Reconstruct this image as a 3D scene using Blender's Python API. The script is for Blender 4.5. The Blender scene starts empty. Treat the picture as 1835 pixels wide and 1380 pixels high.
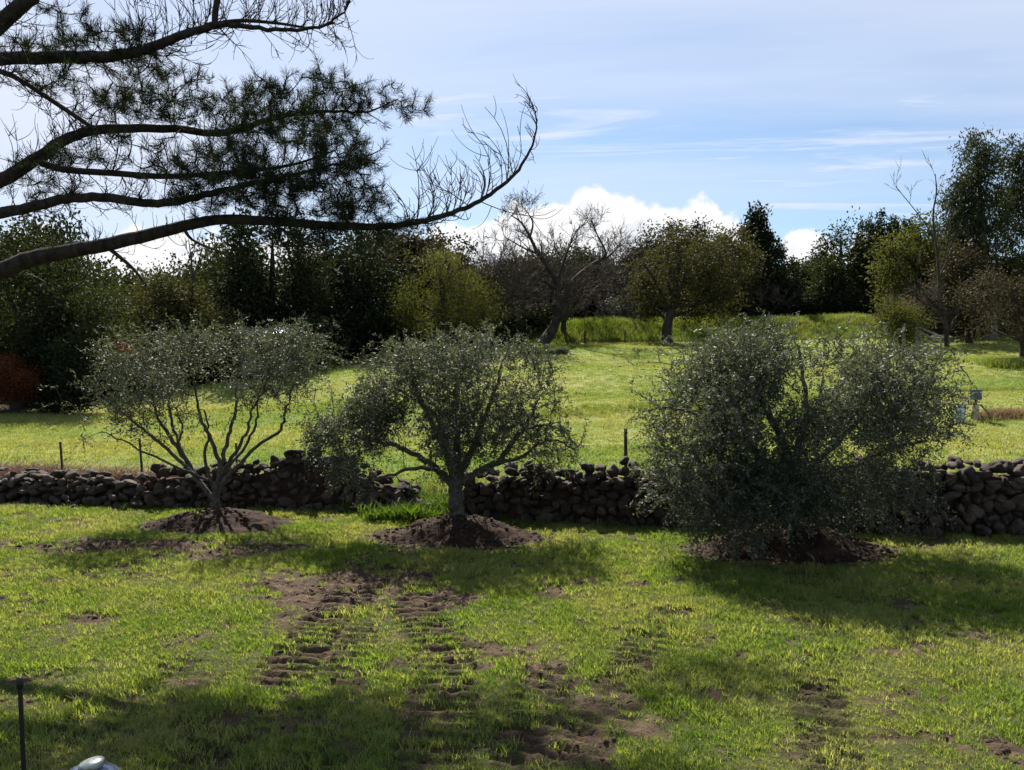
import bpy, math
import numpy as np

# ------------------------------------------------------------------ camera
F, CX, CY = 1527.0, 917.5, 690.0          # focal length and centre in photo pixels
CAMZ, HOR = 3.0, 644.0
PITCH = math.atan((CY - HOR) / F)
sc = bpy.context.scene
col = sc.collection
cam_d = bpy.data.cameras.new('camera'); cam = bpy.data.objects.new('camera', cam_d)
col.objects.link(cam); sc.camera = cam
cam_d.sensor_width = 36.0; cam_d.lens = 36.0 * F / 1835.0
cam_d.clip_start = 0.05; cam_d.clip_end = 6000
cam.location = (0, 0, CAMZ); cam.rotation_euler = (math.pi / 2 - PITCH, 0, 0)

# ------------------------------------------------------------------ light
SUN_EL, SUN_AZ = math.radians(47), math.radians(-13)     # azimuth from +Y, negative is to the left
SKY_STRENGTH, SUN_STRENGTH, EXPOSURE = 0.050, 5.0, 1.20
sc.view_settings.view_transform = 'Standard'; sc.view_settings.look = 'None'
sc.view_settings.gamma = 1.0; sc.view_settings.use_curve_mapping = False
sc.view_settings.exposure = EXPOSURE
sun_d = bpy.data.lights.new('sun', 'SUN'); sun = bpy.data.objects.new('sun', sun_d); col.objects.link(sun)
sun_d.energy = SUN_STRENGTH; sun_d.angle = math.radians(0.53); sun_d.color = (1.0, 0.93, 0.82)
from mathutils import Vector
sdir = Vector((math.cos(SUN_EL) * math.sin(SUN_AZ), math.cos(SUN_EL) * math.cos(SUN_AZ), math.sin(SUN_EL)))
sun.rotation_euler = sdir.to_track_quat('Z', 'Y').to_euler()
sc.cycles.max_bounces = 4; sc.cycles.diffuse_bounces = 2; sc.cycles.glossy_bounces = 2
sc.cycles.transmission_bounces = 4; sc.cycles.transparent_max_bounces = 6
sc.cycles.use_adaptive_sampling = True; sc.cycles.adaptive_threshold = 0.02
sc.cycles.sample_clamp_indirect = 4.0

# ------------------------------------------------------------------ world: clear sky, cirrus veil and a row of cumulus
world = bpy.data.worlds.new('World'); sc.world = world; world.use_nodes = True

class NT:
    """small node tree writer"""
    def __init__(s, tree): s.t = tree; s.n = tree.nodes; s.l = tree.links
    def new(s, typ, **kw):
        n = s.n.new(typ)
        for k, v in kw.items(): setattr(n, k, v)
        return n
    def put(s, sock, v):
        if isinstance(v, bpy.types.NodeSocket): s.l.new(v, sock)
        else: sock.default_value = v
    def math(s, op, a, b=0.0, c=0.0, clamp=False):
        n = s.new('ShaderNodeMath', operation=op, use_clamp=clamp)
        s.put(n.inputs[0], a); s.put(n.inputs[1], b); s.put(n.inputs[2], c)
        return n.outputs[0]
    def vmath(s, op, a, b=(0, 0, 0)):
        n = s.new('ShaderNodeVectorMath', operation=op)
        s.put(n.inputs[0], a); s.put(n.inputs[1], b)
        return n.outputs['Value'] if op in ('DISTANCE', 'LENGTH', 'DOT_PRODUCT') else n.outputs[0]
    def xyz(s, x, y, z):
        n = s.new('ShaderNodeCombineXYZ')
        for i, v in enumerate((x, y, z)): s.put(n.inputs[i], v)
        return n.outputs[0]
    def noise(s, vec, scale, detail=4, rough=0.55, dist=0.0, dim='3D'):
        n = s.new('ShaderNodeTexNoise', noise_dimensions=dim)
        if vec is not None: s.put(n.inputs['Vector'], vec)
        n.inputs['Scale'].default_value = scale; n.inputs['Detail'].default_value = detail
        n.inputs['Roughness'].default_value = rough; n.inputs['Distortion'].default_value = dist
        return n.outputs['Fac']
    def ramp(s, v, a, b, lo=0.0, hi=1.0, smooth=True):
        n = s.new('ShaderNodeMapRange', interpolation_type='SMOOTHSTEP' if smooth else 'LINEAR')
        s.put(n.inputs[0], v); n.inputs[1].default_value = a; n.inputs[2].default_value = b
        n.inputs[3].default_value = lo; n.inputs[4].default_value = hi
        return n.outputs[0]
    def mix(s, f, a, b, blend='MIX'):
        n = s.new('ShaderNodeMix', data_type='RGBA', blend_type=blend)
        s.put(n.inputs[0], f)
        for i, v in ((6, a), (7, b)):
            if not isinstance(v, bpy.types.NodeSocket) and len(v) == 3: v = (*v, 1)
            s.put(n.inputs[i], v)
        return n.outputs[2]

w = NT(world.node_tree); w.n.clear()
out = w.new('ShaderNodeOutputWorld'); bg = w.new('ShaderNodeBackground')
w.l.new(bg.outputs[0], out.inputs[0]); bg.inputs[1].default_value = SKY_STRENGTH
sky = w.new('ShaderNodeTexSky', sky_type='NISHITA', sun_disc=False)
sky.sun_elevation = SUN_EL; sky.sun_rotation = SUN_AZ; sky.altitude = 200
sky.air_density = 1.0; sky.dust_density = 0.6; sky.ozone_density = 1.6
tc = w.new('ShaderNodeTexCoord'); d = tc.outputs['Generated']
sep = w.new('ShaderNodeSeparateXYZ'); w.l.new(d, sep.inputs[0])
dx, dy, dz = sep.outputs
az = w.math('ARCTAN2', dx, dy)
el = w.math('ARCSINE', dz)
def sky_uv(px, py):
    x, z = (px - CX) / F, (HOR - py) / F
    return math.atan(x), math.atan(z / math.hypot(1, x))
# cirrus: two layers of stretched noise on a high flat sheet
den = w.math('ADD', w.math('MAXIMUM', dz, 0.0), 0.09)
pxs = w.math('DIVIDE', dx, den); pys = w.math('DIVIDE', dy, den)
tilt = w.math('ADD', pys, w.math('MULTIPLY', pxs, 0.16))
veil = w.noise(w.xyz(w.math('MULTIPLY', pxs, 0.35), tilt, 3.1), 0.9, 5, 0.55, 0.35)
streak = w.noise(w.xyz(w.math('MULTIPLY', pxs, 0.20), tilt, 7.7), 4.2, 7, 0.62, 0.5)
veil_m = w.math('MULTIPLY', w.ramp(veil, 0.26, 0.66), w.ramp(el, 0.13, 0.22))
streak_m = w.math('MULTIPLY', w.ramp(streak, 0.50, 0.72), w.ramp(el, 0.06, 0.15))
cir = w.math('MAXIMUM', w.math('MULTIPLY', veil_m, 0.70), w.math('MULTIPLY', streak_m, 0.95))
# a thicker sheet of high cloud to the left, thinning to the right
lu, lv = sky_uv(60, 215)
sheet = w.ramp(w.vmath('LENGTH', w.vmath('MULTIPLY', w.vmath('SUBTRACT', w.xyz(az, el, 0.0), (lu, lv, 0)), (1.0, 2.6, 0))), 0.62, 0.05)
cir = w.math('MAXIMUM', cir, w.math('MULTIPLY', sheet, w.ramp(veil, 0.12, 0.55, 0.55, 1.0)))
# cumulus: rounded heaps along the horizon, broken up by noise
uv = w.xyz(az, el, 0.0)
bil = w.noise(uv, 26.0, 7, 0.55, 0.3)
bil2 = w.noise(uv, 9.0, 3, 0.5)
heaps = [(1062, 398, 62), (1000, 425, 70), (935, 418, 56), (1130, 422, 66), (1085, 455, 100), (1242, 428, 70),
         (1292, 442, 62), (1188, 432, 76), (850, 450, 55), (800, 445, 48), (890, 490, 70), (1020, 490, 105),
         (1440, 462, 48), (1472, 474, 44), (250, 488, 66), (330, 486, 74), (390, 478, 58), (195, 505, 60),
         (500, 470, 50), (560, 480, 50), (60, 470, 60), (1560, 480, 60), (690, 470, 50)]
f = None
for (hx, hy, r) in heaps:
    u, v = sky_uv(hx, hy)
    dist = w.vmath('DISTANCE', uv, (u, v, 0))
    k = w.math('MULTIPLY_ADD', dist, -F / (r * 1.12), 1.0)
    f = k if f is None else w.math('MAXIMUM', f, k)
ring = w.noise(w.xyz(w.math('MULTIPLY', az, 2.6), w.math('MULTIPLY', el, 5.0), 4.0), 1.0, 2, 0.5)
ring_f = w.math('SUBTRACT', w.math('MULTIPLY', w.math('SUBTRACT', ring, 0.42), 6.0), w.math('MULTIPLY', el, 7.0))
away = w.ramp(w.math('ABSOLUTE', az), 0.60, 0.75)
ring_f = w.math('SUBTRACT', ring_f, w.math('MULTIPLY', w.math('SUBTRACT', 1.0, away), 6.0))
f = w.math('MAXIMUM', f, ring_f)
fn = w.math('ADD', f, w.math('MULTIPLY', w.math('SUBTRACT', bil, 0.5), 1.45))
cum = w.math('MULTIPLY', w.ramp(fn, 0.10, 0.36), w.ramp(el, -0.02, 0.02))
inside = w.math('MULTIPLY', w.ramp(fn, 0.30, 0.95), w.ramp(w.noise(w.vmath('ADD', uv, (0.0, 0.012, 0.3)), 17.0, 5, 0.55, 0.4), 0.40, 0.62))
CLOUD = 0.455 / SKY_STRENGTH
base = w.mix(1.0, sky.outputs[0], (0.95, 1.03, 1.10), 'MULTIPLY')
s1 = w.mix(cir, base, (CLOUD * 0.76, CLOUD * 0.83, CLOUD * 0.99))
cumcol = w.mix(w.math('MULTIPLY', inside, 0.75), (CLOUD * 1.02, CLOUD * 1.02, CLOUD * 1.03), (CLOUD * 0.60, CLOUD * 0.65, CLOUD * 0.76))  # backlit shading of the heaps put into their colour: greyer inner parts
s2 = w.mix(cum, s1, cumcol)
w.l.new(s2, bg.inputs[0])

# ------------------------------------------------------------------ helpers: points, noise, meshes
rng = np.random.default_rng(11)
cp, sp = math.cos(PITCH), math.sin(PITCH)
def ray(px, py):
    a, b = (px - CX) / F, (CY - py) / F
    return np.array([a, cp + b * sp, -sp + b * cp])
def P(px, py, D):
    """world point seen at photo pixel (px, py) at depth Y = D"""
    r = ray(px, py); return np.array([0, 0, CAMZ]) + r * (D / r[1])

def _h(ix, iy, seed):
    n = (ix.astype(np.int64) * 374761393 + iy.astype(np.int64) * 668265263 + seed * 974634721) & 0x7fffffff
    n = ((n ^ (n >> 13)) * 1274126177) & 0x7fffffff
    n = n ^ (n >> 16)
    return (n & 0xffff) / 65535.0
def vnoise(x, y, seed=0):
    x = np.asarray(x, float); y = np.asarray(y, float)
    ix, iy = np.floor(x), np.floor(y); fx, fy = x - ix, y - iy
    fx = fx * fx * (3 - 2 * fx); fy = fy * fy * (3 - 2 * fy)
    a, b = _h(ix, iy, seed), _h(ix + 1, iy, seed)
    c, e = _h(ix, iy + 1, seed), _h(ix + 1, iy + 1, seed)
    return (a * (1 - fx) + b * fx) * (1 - fy) + (c * (1 - fx) + e * fx) * fy
def fbm(x, y, o=4, seed=0):
    s, a, t = 0, 1.0, 0
    for i in range(o):
        s = s + a * vnoise(np.asarray(x) * 2 ** i, np.asarray(y) * 2 ** i, seed + i * 17); t += a; a *= 0.5
    return s / t
def sstep(a, b, x):
    t = np.clip((np.asarray(x, float) - a) / (b - a), 0, 1); return t * t * (3 - 2 * t)

def mesh_arr(name, v, faces, smooth=False, attrs=None):
    """mesh from an (n,3) array and a list of (m,k) index arrays"""
    me = bpy.data.meshes.new(name)
    v = np.asarray(v, np.float32)
    faces = [np.asarray(q, np.int32) for q in faces if len(q)]
    me.vertices.add(len(v)); me.vertices.foreach_set('co', v.ravel())
    nl = sum(q.size for q in faces); nf = sum(len(q) for q in faces)
    me.loops.add(nl); me.polygons.add(nf)
    me.loops.foreach_set('vertex_index', np.concatenate([q.ravel() for q in faces]))
    tot = np.concatenate([np.full(len(q), q.shape[1], np.int32) for q in faces])
    st = np.concatenate([[0], np.cumsum(tot)[:-1]]).astype(np.int32)
    me.polygons.foreach_set('loop_start', st)
    if smooth: me.polygons.foreach_set('use_smooth', np.ones(nf, bool))
    me.update(calc_edges=True)
    for k, a in (attrs or {}).items():
        at = me.attributes.new(k, 'FLOAT', 'POINT'); at.data.foreach_set('value', np.asarray(a, np.float32))
    return me
def obj(name, me, mat=None, parent=None, loc=None):
    o = bpy.data.objects.new(name, me); col.objects.link(o)
    if mat is not None and me is not None and not me.materials: me.materials.append(mat)
    if parent is not None: o.parent = parent
    if loc is not None: o.location = loc
    return o
def tag(o, label=None, cat=None, group=None, kind=None):
    for k, v in (('label', label), ('category', cat), ('group', group), ('kind', kind)):
        if v: o[k] = v
    return o
def thing(name, label, cat, loc=(0, 0, 0), group=None):
    o = bpy.data.objects.new(name, None); col.objects.link(o); o.location = loc; o.empty_display_size = 0.2
    return tag(o, label, cat, group)

def tubes(lines, sides=5):
    """lines: list of (pts (n,3), radii (n)); returns verts, quads"""
    V, Q, base = [], [], 0
    ang = np.arange(sides) * 2 * np.pi / sides
    ca, sa = np.cos(ang), np.sin(ang)
    for pts, rad in lines:
        pts = np.asarray(pts, float); rad = np.broadcast_to(np.asarray(rad, float), (len(pts),))
        t = np.gradient(pts, axis=0); t /= np.linalg.norm(t, axis=1, keepdims=True) + 1e-9
        ref = np.array([0.31, 0.23, 0.92]) if abs(t[0][2]) < 0.85 else np.array([0.95, 0.3, 0.1])
        a = np.cross(t, ref); a /= np.linalg.norm(a, axis=1, keepdims=True) + 1e-9
        b = np.cross(t, a)
        ring = pts[:, None, :] + rad[:, None, None] * (a[:, None, :] * ca[None, :, None] + b[:, None, :] * sa[None, :, None])
        n = len(pts); V.append(ring.reshape(-1, 3))
        i = np.arange(n - 1)[:, None] * sides; j = np.arange(sides)[None, :]; k = (j + 1) % sides
        Q.append(np.stack([i + j, i + k, i + sides + k, i + sides + j], -1).reshape(-1, 4) + base)
        base += n * sides
    return np.concatenate(V), np.concatenate(Q)
def tube_obj(name, lines, sides, mat, parent=None, loc=None):
    v, q = tubes(lines, sides)
    if loc is not None: v = v - np.asarray(loc)
    return obj(name, mesh_arr(name, v, [q], True), mat, parent)
def smooth_line(pts, per=5):
    """Catmull-Rom through pts; columns beyond xyz are carried along"""
    p = np.asarray(pts, float); p = np.vstack([2 * p[0] - p[1], p, 2 * p[-1] - p[-2]]); o = []
    for i in range(1, len(p) - 2):
        for u in np.linspace(0, 1, per, endpoint=False):
            o.append(0.5 * (2 * p[i] + (p[i + 1] - p[i - 1]) * u + (2 * p[i - 1] - 5 * p[i] + 4 * p[i + 1] - p[i + 2]) * u * u
                            + (3 * p[i] - p[i - 1] - 3 * p[i + 1] + p[i + 2]) * u ** 3))
    o.append(p[-2]); return np.array(o)
def unit(n, r=None):
    v = (r or rng).normal(size=(n, 3)); return v / np.linalg.norm(v, axis=1, keepdims=True)
def leaves(pos, axis, length, width, r=rng, fold=0.12):
    """pointed leaves: four vertices each, root at pos, along axis"""
    n = len(pos); axis = axis / (np.linalg.norm(axis, axis=1, keepdims=True) + 1e-9)
    s = np.cross(axis, unit(n, r)); s /= np.linalg.norm(s, axis=1, keepdims=True) + 1e-9
    nn = np.cross(axis, s)
    L = np.broadcast_to(length, (n,))[:, None]; W = np.broadcast_to(width, (n,))[:, None]
    m = pos + axis * L * 0.5 + nn * L * fold
    v = np.stack([pos, m + s * W * 0.5, pos + axis * L, m - s * W * 0.5], 1).reshape(-1, 3)
    return v, np.arange(n * 4).reshape(n, 4)
def grow(nodes, targets, sag=0.0, r=rng, bend=0.12, mids=3, batch=1):
    """join each target to the nearest branch already there; returns the twigs and each twig's last direction"""
    nodes = np.asarray(nodes, float); targets = np.asarray(targets, float)
    d0 = np.min(np.linalg.norm(targets[:, None, :] - nodes[None, :, :], axis=2), axis=1) if len(nodes) < 3000 else np.zeros(len(targets))
    order = np.argsort(d0); cap = len(nodes) + len(targets) * mids
    A = np.empty((cap, 3)); A[:len(nodes)] = nodes; n = len(nodes)
    lines, dirs = [None] * len(targets), np.zeros((len(targets), 3))
    for ti in order:
        t = targets[ti]; q = A[:n]; dd = ((q - t) ** 2).sum(1)
        j = int(np.argmin(dd)); a = q[j].copy(); L = math.sqrt(dd[j]) + 1e-6
        off = r.normal(size=3) * bend * L; u = np.linspace(0, 1, mids + 1)[:, None]
        pts = a + (t - a) * u + off * (u * (1 - u) * 2) + np.array([0, 0, sag * L]) * (u * (1 - u) * 4)
        A[n:n + mids] = pts[1:]; n += mids
        lines[ti] = pts; dv = pts[-1] - pts[-2]; dirs[ti] = dv / (np.linalg.norm(dv) + 1e-9)
    return lines, dirs

# ------------------------------------------------------------------ materials
def mat(name):
    m = bpy.data.materials.new(name); m.use_nodes = True
    t = NT(m.node_tree); t.n.clear()
    o = t.new('ShaderNodeOutputMaterial'); return m, t, o
def principled(t, colr, rough=0.8, spec=0.3, metal=0.0):
    b = t.new('ShaderNodeBsdfPrincipled')
    t.put(b.inputs['Base Color'], colr if isinstance(colr, bpy.types.NodeSocket) else (*colr, 1))
    t.put(b.inputs['Roughness'], rough); b.inputs['Specular IOR Level'].default_value = spec
    b.inputs['Metallic'].default_value = metal
    return b
def bump(t, b, h, dist=0.02, strength=0.6):
    n = t.new('ShaderNodeBump'); t.put(n.inputs['Height'], h)
    n.inputs['Distance'].default_value = dist; n.inputs['Strength'].default_value = strength
    t.l.new(n.outputs[0], b.inputs['Normal'])
def plain(name, a, b, scale=8.0, rough=0.8, spec=0.3, metal=0.0, bumps=0.0):
    m, t, o = mat(name); g = t.new('ShaderNodeNewGeometry')
    n = t.noise(g.outputs['Position'], scale, 5, 0.6)
    p = principled(t, t.mix(t.ramp(n, 0.35, 0.68), a, b), rough, spec, metal)
    if bumps: bump(t, p, t.noise(g.outputs['Position'], scale * 3, 6, 0.65), bumps, 0.8)
    t.l.new(p.outputs[0], o.inputs[0]); return m
def leaf_mat(name, a, b, trans=0.3, tcol=None, rough=0.75, spec=0.06, pos_scale=0.35):
    """leaf: colour differs from leaf to leaf and from bough to bough; lets light through"""
    m, t, o = mat(name); g = t.new('ShaderNodeNewGeometry'); oi = t.new('ShaderNodeObjectInfo')
    n = t.noise(g.outputs['Position'], pos_scale, 2, 0.5)
    f = t.math('ADD', t.math('MULTIPLY', g.outputs['Random Per Island'], 0.55), t.math('MULTIPLY', t.ramp(n, 0.3, 0.7), 0.45))
    c = t.mix(f, a, b)
    p = principled(t, c, rough, spec); tr = t.new('ShaderNodeBsdfTranslucent')
    tcl = t.mix(1.0, c, tcol or (1.5, 1.6, 0.6), 'MULTIPLY'); t.l.new(tcl, tr.inputs[0])
    mx = t.new('ShaderNodeMixShader'); mx.inputs[0].default_value = trans
    t.l.new(p.outputs[0], mx.inputs[1]); t.l.new(tr.outputs[0], mx.inputs[2]); t.l.new(mx.outputs[0], o.inputs[0])
    return m

M = {}
M['bark_pine'] = plain('bark_pine', (0.020, 0.016, 0.013), (0.052, 0.042, 0.034), 9, 0.9, 0.2, bumps=0.02)
M['bark_olive'] = plain('bark_olive', (0.050, 0.046, 0.038), (0.12, 0.11, 0.09), 14, 0.9, 0.2, bumps=0.01)
M['bark_wood'] = plain('bark_wood', (0.030, 0.025, 0.020), (0.065, 0.055, 0.045), 3, 0.9, 0.2)
M['bark_pale'] = plain('bark_pale', (0.10, 0.085, 0.07), (0.20, 0.18, 0.15), 2, 0.85, 0.2)
M['twig'] = plain('twig', (0.070, 0.055, 0.042), (0.12, 0.095, 0.072), 0.8, 0.9, 0.2)
M['twig_grey'] = plain('twig_grey', (0.075, 0.065, 0.055), (0.14, 0.12, 0.10), 0.8, 0.9, 0.2)
M['needle'] = leaf_mat('needle', (0.014, 0.022, 0.012), (0.032, 0.044, 0.022), 0.20)
M['olive'] = leaf_mat('olive_leaf', (0.040, 0.050, 0.031), (0.120, 0.134, 0.098), 0.25, (1.4, 1.45, 0.8), 0.58, 0.24, 1.2)
M['oak'] = leaf_mat('oak_leaf', (0.022, 0.030, 0.012), (0.055, 0.065, 0.026), 0.18)
M['oak_brown'] = leaf_mat('oak_brown_leaf', (0.045, 0.045, 0.020), (0.085, 0.075, 0.035), 0.2)
M['dark'] = leaf_mat('dark_leaf', (0.014, 0.020, 0.011), (0.034, 0.042, 0.022), 0.14)
M['yellow'] = leaf_mat('yellow_leaf', (0.048, 0.054, 0.018), (0.108, 0.104, 0.036), 0.35)
M['olivegreen'] = leaf_mat('olivegreen_leaf', (0.050, 0.058, 0.018), (0.105, 0.105, 0.036), 0.28)
M['euc'] = leaf_mat('eucalyptus_leaf', (0.024, 0.032, 0.016), (0.058, 0.066, 0.034), 0.2)
M['red'] = leaf_mat('red_leaf', (0.095, 0.032, 0.018), (0.19, 0.072, 0.034), 0.4, (1.4, 1.0, 0.7), 0.55)
M['rust'] = leaf_mat('rust_leaf', (0.034, 0.034, 0.019), (0.070, 0.060, 0.034), 0.25, (1.3, 1.1, 0.8), 0.6)
M['silver'] = leaf_mat('silver_leaf', (0.09, 0.10, 0.085), (0.19, 0.20, 0.17), 0.2, (1.2, 1.2, 0.9), 0.5)
M['weed'] = leaf_mat('weed_leaf', (0.050, 0.090, 0.016), (0.10, 0.15, 0.032), 0.35, (1.5, 1.6, 0.6), 0.5)
M['straw'] = leaf_mat('straw', (0.16, 0.11, 0.065), (0.30, 0.22, 0.13), 0.3, (1.2, 1.1, 0.9), 0.7)
M['brush'] = leaf_mat('dry_brush', (0.10, 0.060, 0.045), (0.24, 0.16, 0.12), 0.15, (1.2, 1.0, 0.9), 0.7)
M['post'] = plain('rusted_post', (0.020, 0.016, 0.014), (0.06, 0.036, 0.026), 12, 0.75, 0.3)
M['black'] = plain('black_rod', (0.010, 0.010, 0.010), (0.018, 0.018, 0.018), 20, 0.45, 0.4)
M['timber'] = plain('timber', (0.065, 0.040, 0.028), (0.13, 0.08, 0.055), 6, 0.85, 0.2)
M['timber_dark'] = plain('timber_dark', (0.018, 0.018, 0.019), (0.04, 0.038, 0.036), 5, 0.85, 0.2)
M['timber_grey'] = plain('timber_grey', (0.20, 0.19, 0.175), (0.36, 0.34, 0.31), 9, 0.85, 0.2)
M['galv'] = plain('galvanised', (0.32, 0.34, 0.36), (0.48, 0.50, 0.52), 14, 0.42, 0.5, 0.6)
M['blue_box'] = plain('blue_grey_paint', (0.045, 0.075, 0.10), (0.07, 0.105, 0.135), 20, 0.4, 0.5)
M['concrete'] = plain('concrete', (0.36, 0.32, 0.25), (0.50, 0.45, 0.36), 12, 0.85, 0.2)
M['white'] = plain('white_paint', (0.70, 0.70, 0.68), (0.82, 0.82, 0.80), 3, 0.6, 0.3)
M['steel_blue'] = plain('blue_enamel', (0.10, 0.13, 0.20), (0.14, 0.17, 0.25), 25, 0.18, 0.6, 0.35)
M['cap'] = plain('pale_cap', (0.26, 0.29, 0.27), (0.40, 0.43, 0.40), 25, 0.32, 0.5, 0.5)
M['hose'] = plain('hose', (0.10, 0.34, 0.10), (0.30, 0.50, 0.25), 16, 0.4, 0.5)
M['soil'] = plain('soil', (0.019, 0.011, 0.0075), (0.050, 0.028, 0.018), 5, 0.95, 0.15, bumps=0.03)
M['clod'] = plain('clod', (0.028, 0.017, 0.011), (0.090, 0.058, 0.040), 20, 0.95, 0.15)

# fieldstone: grey basalt, lichen and iron stain differing from stone to stone
m, t, o = mat('fieldstone'); g = t.new('ShaderNodeNewGeometry'); oi = t.new('ShaderNodeObjectInfo'); tcn = t.new('ShaderNodeTexCoord')
n1 = t.noise(g.outputs['Position'], 9, 6, 0.6); n2 = t.noise(g.outputs['Position'], 30, 5, 0.65)
c = t.mix(oi.outputs['Random'], (0.017, 0.012, 0.0095), (0.074, 0.054, 0.040))
c = t.mix(t.math('MULTIPLY', t.ramp(n1, 0.45, 0.7), 0.6), c, (0.085, 0.056, 0.040))
c = t.mix(t.math('MULTIPLY', t.ramp(n2, 0.58, 0.72), 0.45), c, (0.13, 0.13, 0.10))
b = principled(t, c, 0.85, 0.3); bump(t, b, n2, 0.02, 0.7); t.l.new(b.outputs[0], o.inputs[0]); M['stone'] = m

# ground: one sheet; attributes say where the soil is bare, mown, or leaf litter
m, t, o = mat('ground'); g = t.new('ShaderNodeNewGeometry'); pos = g.outputs['Position']
def attr(t, nme):
    a = t.new('ShaderNodeAttribute', attribute_name=nme); return a.outputs['Fac']
mud, litter, field = attr(t, 'mud'), attr(t, 'litter'), attr(t, 'field')
na = t.noise(pos, 0.55, 4, 0.55); nb = t.noise(pos, 4.0, 5, 0.6); nc = t.noise(pos, 26.0, 4, 0.65)
stretch = t.vmath('MULTIPLY', pos, (0.06, 0.26, 0.2)); nd = t.noise(stretch, 1.0, 4, 0.55, 0.4)
lawn = t.mix(t.ramp(nb, 0.35, 0.7), (0.040, 0.046, 0.012), (0.070, 0.066, 0.024))
lawn = t.mix(t.math('MULTIPLY', t.ramp(nc, 0.5, 0.75), 0.6), lawn, (0.075, 0.056, 0.032))
fld = t.mix(t.ramp(nd, 0.36, 0.64), (0.096, 0.155, 0.026), (0.235, 0.236, 0.072))
fld = t.mix(t.math('MULTIPLY', t.ramp(nb, 0.48, 0.75), 0.35), fld, (0.11, 0.16, 0.025))
fld = t.mix(t.math('MULTIPLY', t.ramp(nc, 0.56, 0.75), 0.30), fld, (0.36, 0.28, 0.13))
soil = t.mix(t.ramp(nb, 0.3, 0.7), (0.032, 0.021, 0.014), (0.095, 0.062, 0.042))
soil = t.mix(t.math('MULTIPLY', t.ramp(nc, 0.55, 0.8), 0.5), soil, (0.15, 0.11, 0.085))
lit = t.mix(t.ramp(nb, 0.3, 0.7), (0.030, 0.024, 0.014), (0.065, 0.050, 0.030))
c = t.mix(field, lawn, fld); c = t.mix(mud, c, soil); c = t.mix(litter, c, lit)
b = principled(t, c, 0.92, 0.12)
bump(t, b, t.math('ADD', nc, t.math('MULTIPLY', nb, 0.8)), 0.05, 0.7)
t.l.new(b.outputs[0], o.inputs[0]); M['ground'] = m

# grass blades: hue drifts over the ground, drier in patches
def grass_mat(name, g1, g2, dry, dry_amt, trans, patch=0.55):
    m, t, o = mat(name); g = t.new('ShaderNodeNewGeometry'); oi = t.new('ShaderNodeObjectInfo'); pos = g.outputs['Position']
    n = t.noise(t.vmath('MULTIPLY', pos, (1, 1, 0)), patch, 4, 0.6)
    n2 = t.noise(t.vmath('MULTIPLY', pos, (1, 1, 0)), 2.3, 3, 0.6)
    c = t.mix(t.math('ADD', t.math('MULTIPLY', oi.outputs['Random'], 0.5), t.math('MULTIPLY', t.ramp(n2, 0.3, 0.7), 0.5)), g1, g2)
    fd = t.math('MULTIPLY', t.ramp(t.math('ADD', n, t.math('MULTIPLY', oi.outputs['Random'], 0.25)), 0.48, 0.80), dry_amt)
    c = t.mix(fd, c, dry)
    p = principled(t, c, 0.5, 0.3); tr = t.new('ShaderNodeBsdfTranslucent')
    t.l.new(t.mix(1.0, c, (1.5, 1.5, 0.7), 'MULTIPLY'), tr.inputs[0])
    mx = t.new('ShaderNodeMixShader'); mx.inputs[0].default_value = trans
    t.l.new(p.outputs[0], mx.inputs[1]); t.l.new(tr.outputs[0], mx.inputs[2]); t.l.new(mx.outputs[0], o.inputs[0]); return m
M['grass'] = grass_mat('lawn_grass', (0.070, 0.132, 0.016), (0.185, 0.252, 0.046), (0.31, 0.29, 0.13), 0.65, 0.55)
M['grass_field'] = grass_mat('field_grass', (0.078, 0.145, 0.020), (0.150, 0.212, 0.040), (0.31, 0.285, 0.11), 0.85, 0.42, 0.10)
M['grass_tall'] = grass_mat('tall_grass', (0.058, 0.105, 0.014), (0.13, 0.18, 0.034), (0.24, 0.22, 0.09), 0.5, 0.45, 0.4)

# ------------------------------------------------------------------ terrain
def table(xs, ys, k=140):
    gx = np.arange(-1500, 3400, 20.0); gy = np.interp(gx, xs, ys)
    ker = np.hanning(2 * k // 20 + 3); ker /= ker.sum()
    return gx, np.convolve(np.pad(gy, len(ker) // 2, 'edge'), ker, 'valid')
EDGE_D = table([-900, -300, 0, 250, 600, 900, 1000, 1300, 1560, 1700, 1835, 2500], [26, 30, 34, 41, 52, 57, 58, 60, 60, 55, 54, 50])
EDGE_Y = table([-900, -300, 0, 250, 600, 900, 1000, 1300, 1560, 1700, 1835, 2500], [780, 765, 742, 712, 648, 618, 614, 612, 608, 606, 602, 590])
BANK = table([-900, 850, 960, 1100, 1540, 1640, 2500], [0.1, 0.2, 1.1, 1.6, 1.7, 0.7, 0.7], 60)
WALL_X = [-30, -17, -10.96, -7.1, -3.35, -0.82, 1.9, 8.8, 15, 30]
WALL_Y = [19.5, 18.9, 18.25, 17.55, 17.2, 16.3, 15.7, 14.6, 13.8, 12.5]
def wall_y(X): return np.interp(X, WALL_X, WALL_Y)
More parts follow.
